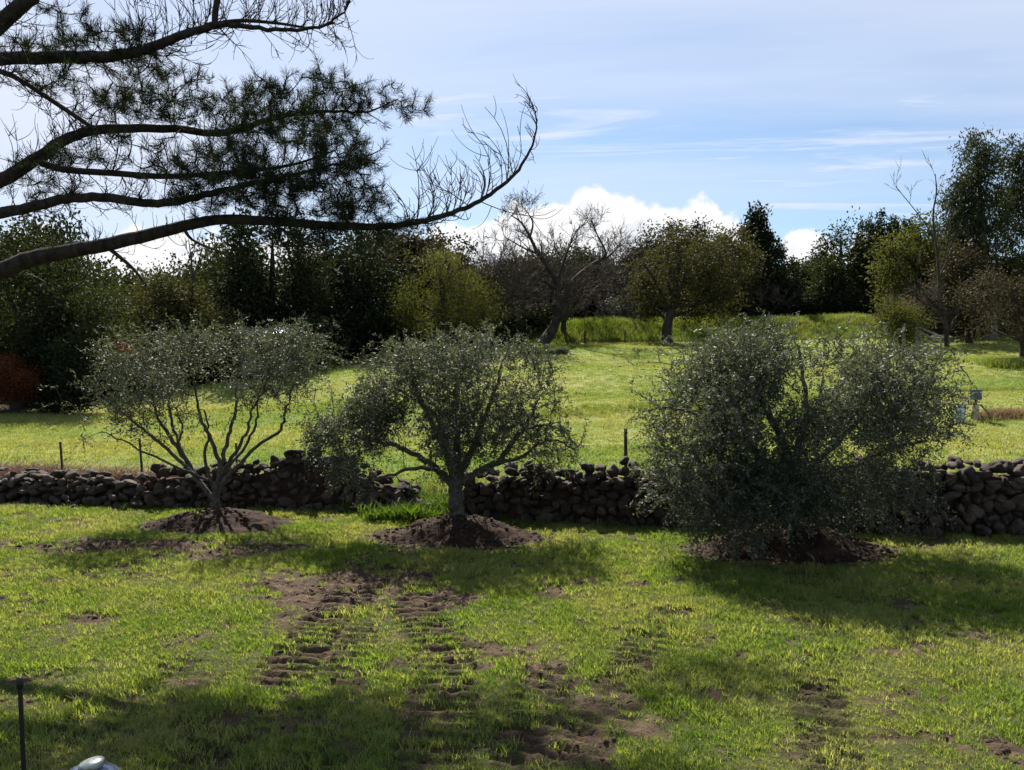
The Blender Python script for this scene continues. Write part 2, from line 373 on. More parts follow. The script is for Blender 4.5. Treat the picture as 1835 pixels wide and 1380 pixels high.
# tracked-digger prints and bare patches, in metres on the lawn
def gp(px, py):
    r = ray(px, py); k = -CAMZ / r[2]; return np.array([r[0] * k, r[1] * k])
TRACKS = [([gp(330, 1378), gp(480, 1250), gp(560, 1140), gp(640, 1050), gp(720, 1010)], 0.62, 1.0),
          ([gp(770, 1378), gp(790, 1270), gp(800, 1170), gp(740, 1080), gp(760, 1010)], 0.60, 0.8),
          ([gp(1040, 1375), gp(1110, 1230), gp(1165, 1140), gp(1215, 1090)], 0.50, 1.0),
          ([gp(560, 1378), gp(600, 1290), gp(610, 1200), gp(640, 1120)], 0.5, 0.7), ([gp(930, 1380), gp(960, 1290), gp(990, 1200)], 0.55, 0.7), ([gp(110, 1330), gp(240, 1250), gp(330, 1180)], 0.5, 0.5),
          ([gp(1500, 1380), gp(1470, 1260), gp(1455, 1150), gp(1450, 1110)], 0.46, 0.75),
          ([gp(60, 990), gp(250, 985), gp(470, 968)], 0.55, 0.9), ([gp(0, 1022), gp(180, 1018), gp(330, 1012)], 0.35, 0.6)]
PATCHES = [(gp(250, 975), 2.0, 0.5, 0.9), (gp(450, 985), 1.4, 0.45, 0.8), (gp(620, 1045), 1.25, 1.0, 1.0), (gp(740, 1080), 0.8, 0.6, 0.8), (gp(140, 930), 0.9, 0.6, 0.8), (gp(20, 905), 1.2, 0.5, 1.0),
           (gp(400, 1000), 1.5, 0.35, 0.6), (gp(860, 1180), 0.9, 0.35, 0.4), (gp(780, 1280), 0.45, 0.4, 0.6), (gp(560, 1300), 0.4, 0.4, 0.3),
           (gp(400, 1340), 0.6, 0.4, 0.45), (gp(1150, 1310), 0.22, 0.18, 0.8), (gp(960, 1310), 0.7, 0.3, 0.45), (gp(820, 1165), 0.5, 0.25, 0.6), (gp(1560, 1165), 0.45, 0.25, 0.45),
           (gp(1690, 1325), 0.4, 0.15, 0.4), (gp(1560, 1320), 0.3, 0.15, 0.4), (gp(1400, 1340), 0.3, 0.15, 0.35), (gp(165, 1108), 0.35, 0.2, 0.7),
           (gp(1640, 1085), 0.5, 0.2, 0.4), (gp(770, 890), 0.9, 0.7, 0.7), (gp(160, 1255), 0.2, 0.15, 0.7), (gp(550, 925), 1.2, 0.6, 0.35)]
MOUNDS = [(gp(385, 940), 1.45, 1.0, 0.28), (gp(822, 962), 1.60, 1.05, 0.36), (gp(1418, 985), 1.75, 1.1, 0.42)]
def strip(X, Y):
    best = np.zeros(np.shape(X)); along = np.zeros(np.shape(X))
    for pts, wd, amt in TRACKS:
        s0 = 0.0
        for a, b in zip(pts[:-1], pts[1:]):
            e = b - a; L = np.hypot(*e); e = e / L
            s = (X - a[0]) * e[0] + (Y - a[1]) * e[1]; q = np.abs((X - a[0]) * e[1] - (Y - a[1]) * e[0])
            k = amt * sstep(wd * 0.62, wd * 0.38, q) * sstep(-0.1, 0.05, s) * sstep(L + 0.1, L - 0.05, s)
            up = k > best; best = np.where(up, k, best); along = np.where(up, s + s0 + (X - a[0]) * e[1] * 0.15, along); s0 += L
    return best, along + 0.11 * (fbm(np.asarray(X) * 2.2, np.asarray(Y) * 2.2, 2, 91) - 0.5)
def mud_at(X, Y):
    lawn = sstep(19.5, 18.0, Y) * sstep(12, 10, np.abs(X))
    n = fbm(X * 1.7, Y * 1.7, 4, 5); n2 = fbm(X * 5, Y * 5, 3, 9)
    k = np.zeros(np.shape(X))
    for c, rx, ry, a in PATCHES:
        k = np.maximum(k, a * (1.35 - np.hypot((X - c[0]) / rx, (Y - c[1]) / ry)))
    st, al = strip(X, Y)
    n3 = fbm(X * 13, Y * 13, 3, 19)
    patchy = sstep(0.10, 0.75, k + (n - 0.5) * 1.8 + (n2 - 0.5) * 1.3 + (n3 - 0.5) * 1.0)
    trk = st * 0.8 * sstep(0.56, 0.76, n * 0.7 + n2 * 0.45 + 0.02)
    bars = st * sstep(0.15, 0.75, -np.sin(al * 2 * np.pi / 0.19) + (n2 - 0.5) * 1.2) * sstep(0.25, 0.5, fbm(X * 1.1, Y * 1.1, 2, 77) + 0.12)
    trk = np.maximum(trk, 0.95 * bars)
    rnd = 0.45 * sstep(0.66, 0.80, fbm(X * 0.8 + 7, Y * 0.8, 4, 21) * 0.7 + n2 * 0.33)
    return lawn * np.clip(np.maximum(np.maximum(patchy, trk), rnd), 0, 1)
def ground(X, Y, fine=False):
    X = np.asarray(X, float); Y = np.asarray(Y, float)
    px = CX + F * X / np.maximum(Y, 9.0)
    De = np.interp(px, *EDGE_D); Ye = np.interp(px, *EDGE_Y); Bk = np.interp(px, *BANK)
    Ze = CAMZ + (HOR - Ye) / F * De
    wy = wall_y(X); s = (Y - wy - 1.0) / (De - wy - 1.0)
    up = np.clip(s, 0, 1) ** 1.12
    z = 0.12 * sstep(0, 1.5, Y - wy) + (Ze - 0.12) * up
    z = z + Bk * sstep(0.3, 4.5, Y - De) + np.clip(Y - De - 4, 0, 60) * 0.03
    inf = sstep(0.02, 0.15, s)
    z = z + inf * 0.55 * (fbm(X * 0.055, Y * 0.11, 3, 3) - 0.5) * sstep(1.15, 0.8, s)
    z = z + inf * 0.10 * np.sin(Y * 0.62 + X * 0.05 + 2.2 * fbm(X * 0.03, Y * 0.05, 2, 4)) * sstep(1.1, 0.85, s)
    z = z + 0.06 * (fbm(X * 0.5, Y * 0.5, 3, 8) - 0.5) * sstep(20, 17, Y)
    if fine:
        lawn = sstep(20, 18, Y) * sstep(3.5, 4.5, Y) * sstep(13, 11, np.abs(X))
        st, al = strip(X, Y); mu = mud_at(X, Y)
        z = z + lawn * ((-0.02 + 0.036 * np.sin(al * 2 * np.pi / 0.19)) * st * (0.3 + 1.1 * sstep(0.35, 0.6, fbm(X * 1.1, Y * 1.1, 2, 77))) + mu * (0.10 * (fbm(X * 5, Y * 6, 3, 13) - 0.5) + 0.07 * (fbm(X * 13, Y * 15, 2, 14) - 0.5)) - 0.012 * mu + 0.022 * (fbm(X * 7, Y * 7, 2, 31) - 0.5))
    return z
def gz(X, Y): return float(ground(np.array([X]), np.array([Y]))[0])
def G(px, py):
    """where the ground is seen at photo pixel (px, py)"""
    r = ray(px, py); ds = np.linspace(5, 130, 6000); k = ds / r[1]
    X, Y, Z = r[0] * k, r[1] * k, CAMZ + r[2] * k
    below = np.nonzero(Z <= ground(X, Y))[0]
    i = below[0] if len(below) else len(ds) - 1
    return np.array([X[i], Y[i], float(ground(X[i:i + 1], Y[i:i + 1])[0])])

gx = np.concatenate([-np.geomspace(900, 18, 26), np.arange(-17.5, -8, 0.35), np.arange(-8, 8, 0.05), np.arange(8, 17.5, 0.35), np.geomspace(18, 900, 26)])
gy = np.concatenate([np.arange(-60, 3, 6.0), np.arange(3, 5, 0.2), np.arange(5, 11.5, 0.032), np.arange(11.5, 19.5, 0.07), np.arange(19.5, 70, 0.5), np.geomspace(70.5, 2500, 40)])
XX, YY = np.meshgrid(gx, gy)
ZZ = ground(XX, YY, True); nxn, nyn = len(gx), len(gy)
pxg = CX + F * XX / np.maximum(YY, 9.0)
sD = YY - np.interp(pxg, *EDGE_D)
bankg = np.interp(pxg, *BANK)
lit_a = sstep(-0.8, 1.2, sD - 4.5 * sstep(0.5, 1.2, bankg) + (fbm(XX * 0.4, YY * 0.4, 3, 6) - 0.5) * 3)
fld_a = sstep(0.5, 1.6, YY - wall_y(XX))
idx = np.arange(nxn * nyn).reshape(nyn, nxn)
quads = np.stack([idx[:-1, :-1], idx[:-1, 1:], idx[1:, 1:], idx[1:, :-1]], -1).reshape(-1, 4)
me = mesh_arr('ground', np.stack([XX, YY, ZZ], -1).reshape(-1, 3), [quads], True,
              {'mud': mud_at(XX, YY).ravel(), 'litter': lit_a.ravel(), 'field': fld_a.ravel()})
tag(obj('ground', me, M['ground']), 'rough lawn rising behind the stone wall into a sloping green meadow', kind='structure')

def lump(seed, sub=2, amp=0.25, flat=0.75):
    """an uneven rounded stone of unit radius"""
    import bmesh
    bm = bmesh.new(); bmesh.ops.create_icosphere(bm, subdivisions=sub, radius=1.0)
    r = np.random.default_rng(seed); A = unit(14, r); off = r.uniform(0.55, 0.9, 14)
    v = np.array([x.co[:] for x in bm.verts]); fc = np.array([[x.index for x in p.verts] for p in bm.faces]); bm.free()
    rad = np.ones(len(v))
    for a, k in zip(A, off):
        dd = v @ a; rad = np.where(dd > k, np.minimum(rad, k / np.maximum(dd, 1e-3)), rad)
    rad *= 1 + amp * 0.35 * np.sin(v[:, 0] * 3.1 + r.uniform(0, 6)) * np.sin(v[:, 1] * 2.7 + r.uniform(0, 6))
    for kf in (3.0, 6.0):
        ph = r.uniform(0, 6.28, 6); rad *= 1 + (0.22 / kf) * (np.sin(v[:, 0] * kf + ph[0] + 2 * np.sin(v[:, 2] * kf * 0.8 + ph[1])) + np.sin(v[:, 1] * kf * 1.2 + ph[2] + 2 * np.sin(v[:, 0] * kf + ph[3])))
    v = v * rad[:, None] * np.array([1, r.uniform(0.75, 1.0), flat * r.uniform(0.8, 1.15)])
    return mesh_arr('stone', v, [fc], sub > 2)

# scatter: points that carry a size, a turn and a choice of piece, drawn as instances by geometry nodes
src_cols = {}
def scatter(name, pts, size, yaw, pick, sources, label, tilt=None, parent=None):
    c = bpy.data.collections.new('pieces_' + name)
    for i, (sm, smat) in enumerate(sources):
        so = bpy.data.objects.new('%s_piece_%02d' % (name, i), sm); c.objects.link(so)
        if not sm.materials: sm.materials.append(smat)
    pm = bpy.data.meshes.new(name); pts = np.asarray(pts, np.float32)
    pm.vertices.add(len(pts)); pm.vertices.foreach_set('co', pts.ravel())
    pm.attributes.new('size', 'FLOAT', 'POINT').data.foreach_set('value', np.asarray(size, np.float32))
    pm.attributes.new('pick', 'INT', 'POINT').data.foreach_set('value', np.asarray(pick, np.int32))
    rot = np.zeros((len(pts), 3), np.float32); rot[:, 2] = yaw
    if tilt is not None: rot[:, :2] = tilt
    pm.attributes.new('turn', 'FLOAT_VECTOR', 'POINT').data.foreach_set('vector', rot.ravel())
    o = obj(name, pm, None, parent); tag(o, label, kind='stuff')
    ng = bpy.data.node_groups.new(name, 'GeometryNodeTree')
    ng.interface.new_socket('Geometry', in_out='INPUT', socket_type='NodeSocketGeometry')
    ng.interface.new_socket('Geometry', in_out='OUTPUT', socket_type='NodeSocketGeometry')
    N = ng.nodes; gi = N.new('NodeGroupInput'); go = N.new('NodeGroupOutput')
    ci = N.new('GeometryNodeCollectionInfo'); ci.inputs[0].default_value = c
    ci.inputs['Separate Children'].default_value = True; ci.inputs['Reset Children'].default_value = True
    ip = N.new('GeometryNodeInstanceOnPoints'); ip.inputs['Pick Instance'].default_value = True
    def at(nm, ty):
        a = N.new('GeometryNodeInputNamedAttribute'); a.data_type = ty; a.inputs['Name'].default_value = nm; return a.outputs['Attribute']
    L = ng.links; L.new(gi.outputs[0], ip.inputs['Points']); L.new(ci.outputs[0], ip.inputs['Instance'])
    L.new(at('pick', 'INT'), ip.inputs['Instance Index']); L.new(at('size', 'FLOAT'), ip.inputs['Scale'])
    e2r = N.new('FunctionNodeEulerToRotation'); L.new(at('turn', 'FLOAT_VECTOR'), e2r.inputs[0]); L.new(e2r.outputs[0], ip.inputs['Rotation'])
    L.new(ip.outputs[0], go.inputs[0])
    mo = o.modifiers.new('scatter', 'NODES'); mo.node_group = ng
    return o
def tuft(seed, n, h, spread, width, lean=0.5):
    """a tuft of grass: curved tapering blades"""
    r = np.random.default_rng(seed); V, Q, T = [], [], []; k = 0
    for i in range(n):
        a = r.uniform(0, 6.283); b = np.array([math.cos(a), math.sin(a), 0]) * spread * math.sqrt(r.uniform()) ; hh = h * r.uniform(0.5, 1.15)
        a2 = a + r.normal() * 0.9; ln = hh * lean * r.uniform(0.2, 1.3); dv = np.array([math.cos(a2), math.sin(a2), 0])
        sd = np.array([-dv[1], dv[0], 0]) if r.uniform() < 0.5 else np.array([dv[1] * 0.5 + dv[0] * 0.6, -dv[0] * 0.5 + dv[1] * 0.6, 0])
        wv = sd * width * r.uniform(0.7, 1.3) * 0.5; z = np.array([0, 0, 1.0])
        b = b - z * 0.012; p1 = b + dv * ln * 0.3 + z * hh * 0.6; p2 = b + dv * ln + z * hh
        V += [b - wv, b + wv, p1 + wv * 0.8, p1 - wv * 0.8, p2]; Q.append([k, k + 1, k + 2, k + 3]); T.append([k + 3, k + 2, k + 4]); k += 5
    return mesh_arr('tuft', np.array(V), [np.array(Q), np.array(T)])

# lawn grass: short tufts, thin where the soil is bare
def grass_points(n, x0, x1, y0, y1, keep, r):
    X = r.uniform(x0, x1, n); Y = r.uniform(y0, y1, n); k = keep(X, Y); s = r.uniform(size=n) < k
    return X[s], Y[s]
def in_mound(X, Y):
    k = np.full(np.shape(X), 9.0)
    for c, rx, ry, h in MOUNDS: k = np.minimum(k, np.hypot((X - c[0]) / rx, (Y - c[1]) / ry))
    return k
def keep_lawn(X, Y):
    vis = (np.abs(X) < 0.66 * Y + 1.0) & (Y < wall_y(X) + 0.4)
    st, al = strip(X, Y)
    bare = np.clip(mud_at(X, Y) * 1.15 + 0.9 * st * sstep(0.25, 0.5, fbm(X * 1.1, Y * 1.1, 2, 77) + 0.1) * sstep(0.0, 0.6, -np.sin(al * 2 * np.pi / 0.19)) + 0.25 * st, 0, 1)
    cover = 0.45 + 0.7 * sstep(0.36, 0.6, fbm(X * 2.3, Y * 2.3, 4, 44))
    return vis * sstep(0.92, 1.08, in_mound(X, Y) + 0.3 * (fbm(X * 3, Y * 3, 2, 2) - 0.5)) * (1 - 0.97 * bare) * np.clip(cover, 0, 1) * np.clip(9.5 / Y, 0, 1)
rg = np.random.default_rng(5)
X, Y = grass_points(215000, -12, 12, 5.2, 18.8, keep_lawn, rg)
Z = ground(X, Y, True)
sz = rg.uniform(0.6, 1.3, len(X)) * (0.25 + 1.5 * fbm(X * 1.6, Y * 1.6, 4, 51)) * (0.85 + 0.03 * Y)
scatter('lawn_grass', np.stack([X, Y, Z], -1), sz, rg.uniform(0, 6.283, len(X)), np.where(rg.uniform(size=len(X)) < 0.05 + 0.16 * sstep(0.52, 0.68, fbm(X * 0.7, Y * 0.7, 3, 61)), rg.integers(6, 9, len(X)), np.where(rg.uniform(size=len(X)) < 0.05, 9, rg.integers(0, 6, len(X)))),
        [(tuft(100 + i, 15, 0.060, 0.050, 0.0062, 0.9), M['grass']) for i in range(6)] + [(tuft(120 + i, 9, 0.026, 0.055, 0.022, 1.8), M['weed']) for i in range(3)] + [(tuft(130, 8, 0.022, 0.07, 0.006, 2.6), M['straw'])], 'short bright green lawn grass with worn patches in the foreground')
# meadow grass behind the wall
def keep_field(X, Y):
    px = CX + F * X / np.maximum(Y, 9.0); e = Y - np.interp(px, *EDGE_D)
    return (px > -150) * (px < 1990) * (Y > wall_y(X) + 0.6) * sstep(1.0, -1.0, e) * np.clip(30 / Y, 0, 1)
X, Y = grass_points(190000, -34, 40, 15, 60, keep_field, rg)
sz = rg.uniform(0.7, 1.3, len(X)) * (0.55 + 0.8 * fbm(X * 0.15, Y * 0.4, 3, 71))
scatter('meadow_grass', np.stack([X, Y, ground(X, Y)], -1), sz, rg.uniform(0, 6.283, len(X)), rg.integers(0, 4, len(X)),
        [(tuft(200 + i, 14, 0.075, 0.16, 0.016, 0.9), M['grass_field']) for i in range(4)], 'mown green and yellowish grass on the rising meadow')
# tall grass: on the bank below the wood, behind the wall, along its foot
def keep_bank(X, Y):
    px = CX + F * X / np.maximum(Y, 9.0); e = Y - np.interp(px, *EDGE_D); b = np.interp(px, *BANK)
    return sstep(0.5, 1.1, b) * sstep(-0.3, 0.8, e) * sstep(7.5, 6, e) * (px < 1660)
X1, Y1 = grass_points(60000, -4, 34, 52, 70, keep_bank, rg)
def keep_behind(X, Y):
    e = Y - wall_y(X); return sstep(0.35, 0.6, e) * sstep(3.0, 0.9, e) * (0.35 + 0.65 * sstep(0.45, 0.6, fbm(X * 0.8, Y * 0.8, 2, 81)))
X2, Y2 = grass_points(16000, -13, 12, 14.5, 22, keep_behind, rg)
def keep_foot(X, Y):
    e = wall_y(X) - 0.35 - Y; return sstep(-0.1, 0.02, e) * sstep(0.5, 0.1, e) * (0.15 + 0.85 * sstep(0.5, 0.62, fbm(X * 1.1, Y * 1.1, 2, 82))) * sstep(0.95, 1.1, in_mound(X, Y))
X3, Y3 = grass_points(9000, -13, 12, 13, 19, keep_foot, rg)
# a damp swale of longer grass across the meadow
SW = np.array([G(a, b)[:2] for a, b in ((880, 748), (1000, 741), (1160, 731), (1330, 722), (1500, 712), (1660, 704), (1900, 700))])
def keep_swale(X, Y):
    yc = np.interp(X, SW[:, 0], SW[:, 1]); return sstep(1.25, 0.5, np.abs(Y - yc) + 0.8 * (fbm(X * 0.5, Y * 0.5, 2, 84) - 0.5)) * sstep(SW[0, 0], SW[0, 0] + 2.5, X)
X4, Y4 = grass_points(26000, -3, 22, 22, 36, keep_swale, rg)
def keep_weeds(X, Y): return keep_field(X, Y) * sstep(0.62, 0.72, fbm(X * 0.9, Y * 0.9, 3, 85))
X5, Y5 = grass_points(26000, -30, 36, 17, 60, keep_weeds, rg)
X = np.concatenate([X1, X2, X3, X4, X5]); Y = np.concatenate([Y1, Y2, Y3, Y4, Y5])
sz = np.concatenate([rg.uniform(0.6, 1.7, len(X1)) * (0.3 + 1.5 * fbm(X1 * 0.45, Y1 * 0.45, 3, 83)), rg.uniform(0.5, 1.1, len(X2)), rg.uniform(0.3, 0.75, len(X3)), rg.uniform(0.35, 0.8, len(X4)), rg.uniform(0.3, 0.75, len(X5))])
scatter('tall_grass', np.stack([X, Y, ground(X, Y)], -1), sz, rg.uniform(0, 6.283, len(X)), rg.integers(0, 4, len(X)),
        [(tuft(300 + i, 12, 0.26, 0.10, 0.014, 0.7), M['grass_tall']) for i in range(4)], 'long uncut grass along the wall, in the swale and on the bank below the wood')

# ------------------------------------------------------------------ soil mounds with clods
def mound(c, rx, ry, h, label, seed):
    n = 84; a = np.linspace(-1.15, 1.15, n); U, V = np.meshgrid(a, a); R = np.hypot(U, V)
    X = c[0] + U * rx; Y = c[1] + V * ry
    wob = 0.6 * (fbm(X * 1.6 + seed, Y * 1.6, 3, seed) - 0.5)
    prof = np.clip(1 - (R + wob) ** 2, -0.2, 1) ** 1 if False else 1 - sstep(0.1, 1.05, R + wob)
    Z = ground(X, Y) + h * prof - 0.035 + (0.10 * (fbm(X * 4, Y * 4, 3, seed + 1) - 0.5) + 0.06 * (fbm(X * 12, Y * 12, 2, seed + 2) - 0.5)) * sstep(0.0, 0.4, prof)
    Z = np.where(R > 1.1, Z - 0.05, Z)
    id_ = np.arange(n * n).reshape(n, n)
    q = np.stack([id_[:-1, :-1], id_[:-1, 1:], id_[1:, 1:], id_[1:, :-1]], -1).reshape(-1, 4)
    q = q[(R.ravel()[q] < 1.14).all(1)]
    o = obj('soil_mound', mesh_arr('soil_mound', np.stack([X - c[0], Y - c[1], Z], -1).reshape(-1, 3), [q], True), M['soil'], None, (c[0], c[1], 0))
    return tag(o, label, 'soil mound', 'mounds of soil around the olive trees')
ML = ['low spreading reddish soil mound around the left olive stems', 'peaked reddish soil mound around the middle olive trunk', 'broad dark soil mound under the big right olive']
for (c, rx, ry, h), lb, sd in zip(MOUNDS, ML, (3, 14, 27)): mound(c, rx, ry, h, lb, sd)
def mound_z(X, Y):
    z = ground(X, Y)
    for c, rx, ry, h in MOUNDS: z = z + h * (1 - sstep(0.1, 1.0, np.hypot((X - c[0]) / rx, (Y - c[1]) / ry)))
    return z
def keep_clod(X, Y): return np.maximum(mud_at(X, Y) * 0.8, sstep(1.15, 0.9, in_mound(X, Y))) * (np.abs(X) < 0.66 * Y + 1)
X, Y = grass_points(75000, -11, 11, 5.5, 18, keep_clod, rg)
sz = 0.007 + 0.045 * rg.uniform(size=len(X)) ** 4
scatter('soil_clods', np.stack([X, Y, mound_z(X, Y) + (ground(X, Y, True) - ground(X, Y)) - 0.008], -1), sz, rg.uniform(0, 6.283, len(X)), rg.integers(0, 5, len(X)),
        [(lump(400 + i, 1, 0.5, 0.8), M['clod']) for i in range(5)], 'crumbled clods of soil on the mounds and worn ground')

pc = gp(660, 1055)
X, Y = grass_points(5000, pc[0] - 2, pc[0] + 2, pc[1] - 1.6, pc[1] + 1.6, lambda X, Y: 0.22 * mud_at(X, Y), rg)
scatter('wood_chips', np.stack([X, Y, ground(X, Y, True) + 0.012], -1), rg.uniform(0.5, 1.3, len(X)), rg.uniform(0, 6.283, len(X)), rg.integers(0, 3, len(X)),
        [(tuft(580 + i, 2, 0.02, 0.03, 0.014, 4.5), M['straw']) for i in range(3)], 'pale bark chips and straw scattered over the churned soil')

# ------------------------------------------------------------------ dry stone walls
STONES = [lump(20 + i, 3) for i in range(14)]
for s_ in STONES: s_.materials.append(M['stone'])
def stone_wall(label, x0, x1, height, cw, seed, batter=0.25, hmin=0.09, extra=0):
    r = np.random.default_rng(seed)
    mid = 0.5 * (x0 + x1); root = thing('stone_wall', label, 'stone wall', (mid, float(wall_y(mid)), 0))
    ox, oy = root.location[0], root.location[1]
    # packed rubble core
    n = int((x1 - x0) / 0.12); xs = np.linspace(x0 + 0.1, x1 - 0.1, n); prof = []
    for x in xs:
        hh = max(0.12, height(x) - 0.16); y = float(wall_y(x)); z0 = gz(x, y) - 0.1
        w0, w1 = 0.30 + cw, 0.16 + cw * 0.5
        jit = r.normal(size=6) * 0.02
        prof.append([[x, y - w0 + jit[0], z0], [x, y - (w0 + w1) / 2 + jit[1], z0 + hh * 0.55], [x, y - w1 + jit[2], z0 + hh + 0.1 + jit[5]], [x, y + w1 + jit[3], z0 + hh + 0.1], [x, y + w0 + jit[4], z0]])
    pv = np.array(prof); k = pv.shape[1]; ii = np.arange(n - 1)[:, None] * k; jj = np.arange(k - 1)[None, :]
    q = np.stack([ii + jj, ii + k + jj, ii + k + jj + 1, ii + jj + 1], -1).reshape(-1, 4)
    pv = pv.reshape(-1, 3) - np.array([ox, oy, 0])
    ends = np.array([list(range(k))[::-1], [(n - 1) * k + j for j in range(k)]])
    obj('rubble_core', mesh_arr('rubble_core', pv, [q, ends]), M['soil'], root)
    place = []
    x = x0
    lv = 0.0; course = 0
    while lv < 1.6:
        ch = r.uniform(0.10, 0.17); x = x0 + r.uniform(0, 0.1)
        while x < x1:
            big = r.uniform() < (0.10 if x < 6.5 else 0.3)
            wd = min(0.34, 0.10 + r.gamma(2.2, 0.05)) * (1.6 if big else 1.0); xc = x + wd / 2; x += wd * 0.93
            H = height(xc)
            if lv + ch * 0.4 > H: continue
            y = float(wall_y(xc)); top = lv + ch * 1.4 > H
            rows = [(-1, 1)] + ([(0.1, 0.95), (1, 0.8)] if top else [])
            for side, sc_ in rows:
                w_at = (0.30 + cw) - (batter * lv) * 0.55
                yy = y + side * w_at * (1 if side else 0) + r.normal() * 0.05
                zz = gz(xc, y) + lv + ch * 0.5 + r.normal() * 0.04 + (r.uniform(-0.02, 0.09) if top else 0)
                if top and side == 0.1: yy = y + r.normal() * 0.06; zz += 0.03
                sx = wd * 0.56 * sc_; szz = ch * r.uniform(0.62, 0.85) * sc_ * (1.3 if big else 1)
                place.append((xc + r.normal() * 0.02, yy, zz, sx, r.uniform(0.13, 0.2), szz / 0.75, r.normal() * 0.4, r.normal() * 0.4, r.normal() * 0.6, side))
        lv += ch * 0.92; course += 1
    for _ in range(extra):       # fallen stones at the foot
        xc = r.uniform(x0, x1); s_ = r.uniform(0.05, 0.12); yy = float(wall_y(xc)) - r.uniform(0.4, 0.75)
        place.append((xc, yy, gz(xc, yy) + s_ * 0.3, s_ * 1.2, s_, s_, r.normal() * 0.4, r.normal() * 0.4, r.uniform(0, 6), -1))
    # the ones that show largest: in view and in front first
    vis = [p for p in place if abs(p[0]) < 0.64 * p[1]]; far = [p for p in place if not abs(p[0]) < 0.64 * p[1]]
    vis.sort(key=lambda p: -(p[3] * p[5]) * (1.0 if p[9] < 0.5 else 0.15))
    for i, p in enumerate(vis[:300]):
        s_ = bpy.data.objects.new('stone', STONES[int(r.integers(len(STONES)))]); col.objects.link(s_); s_.parent = root
        s_.location = (p[0] - ox, p[1] - oy, p[2]); s_.scale = (p[3], p[4], p[5]); s_.rotation_euler = (p[6], p[7], p[8])
    rest = vis[300:] + far
    if rest:
        V, Fc, b = [], [], 0
        src = []
        for sm in STONES[:6]:
            vv = np.empty(len(sm.vertices) * 3, np.float32); sm.vertices.foreach_get('co', vv)
            ff = np.empty(len(sm.polygons) * 3, np.int32); sm.polygons.foreach_get('vertices', ff); src.append((vv.reshape(-1, 3), ff.reshape(-1, 3)))
        for p in rest:
            vv, ff = src[int(r.integers(len(src)))]; a = p[8]; c_, s_ = math.cos(a), math.sin(a)
            q_ = vv * np.array([p[3], p[4], p[5]]); q_ = np.stack([q_[:, 0] * c_ - q_[:, 1] * s_, q_[:, 0] * s_ + q_[:, 1] * c_, q_[:, 2]], -1)
            V.append(q_ + np.array([p[0] - ox, p[1] - oy, p[2]])); Fc.append(ff + b); b += len(vv)
        tag(obj('small_stones', mesh_arr('small_stones', np.concatenate(V), [np.concatenate(Fc)], True), M['stone'], root), kind='stuff')
    return root
def h_left(x):
    return float(np.interp(x, [-18, -11, -8.5, -7, -5.6, -4.7, -4.15, -3.9, -3.5, -3.0, -2.4, -1.8, -1.4], [0.5, 0.52, 0.55, 0.66, 0.78, 0.90, 1.12, 1.02, 0.88, 0.78, 0.62, 0.40, 0.12])) + 0.05 * math.sin(x * 5.1)
def h_right(x):
    return float(np.interp(x, [-1.1, -0.8, -0.2, 0.6, 1.9, 3.2, 6, 7.5, 9, 16], [0.35, 0.75, 0.86, 0.93, 0.96, 0.95, 1.05, 1.12, 1.20, 1.25])) + 0.04 * math.sin(x * 4.3)
stone_wall('tumbled low dry stone wall running behind the left olive', -16, -1.5, h_left, 0.12, 3, 0.9, extra=34)
stone_wall('taller dark dry stone wall running behind the right olive', -1.05, 14, h_right, 0.02, 8, 0.25, extra=14)

# ------------------------------------------------------------------ trees
def nodes_of(lines, step=1): return np.concatenate([np.asarray(l[0])[::step] for l in lines])
def in_blobs(blobs, n, r, shell=0.0):
    """points spread through a union of ellipsoids (centre, radii, weight)"""
    wts = np.array([b[2] * (b[1][0] * b[1][1] * b[1][2]) ** 0.75 for b in blobs]); wts /= wts.sum()
    k = r.choice(len(blobs), n, p=wts); dd = unit(n, r); rr = r.uniform(size=n) ** (1 / 3)
    rr = np.maximum(rr, shell * r.uniform(size=n)); rr = np.where(r.uniform(size=n) < 0.13, r.uniform(1.0, 1.32, n), rr)
    C = np.array([b[0] for b in blobs])[k]; R = np.array([b[1] for b in blobs])[k]
    return C + dd * R * rr[:, None]

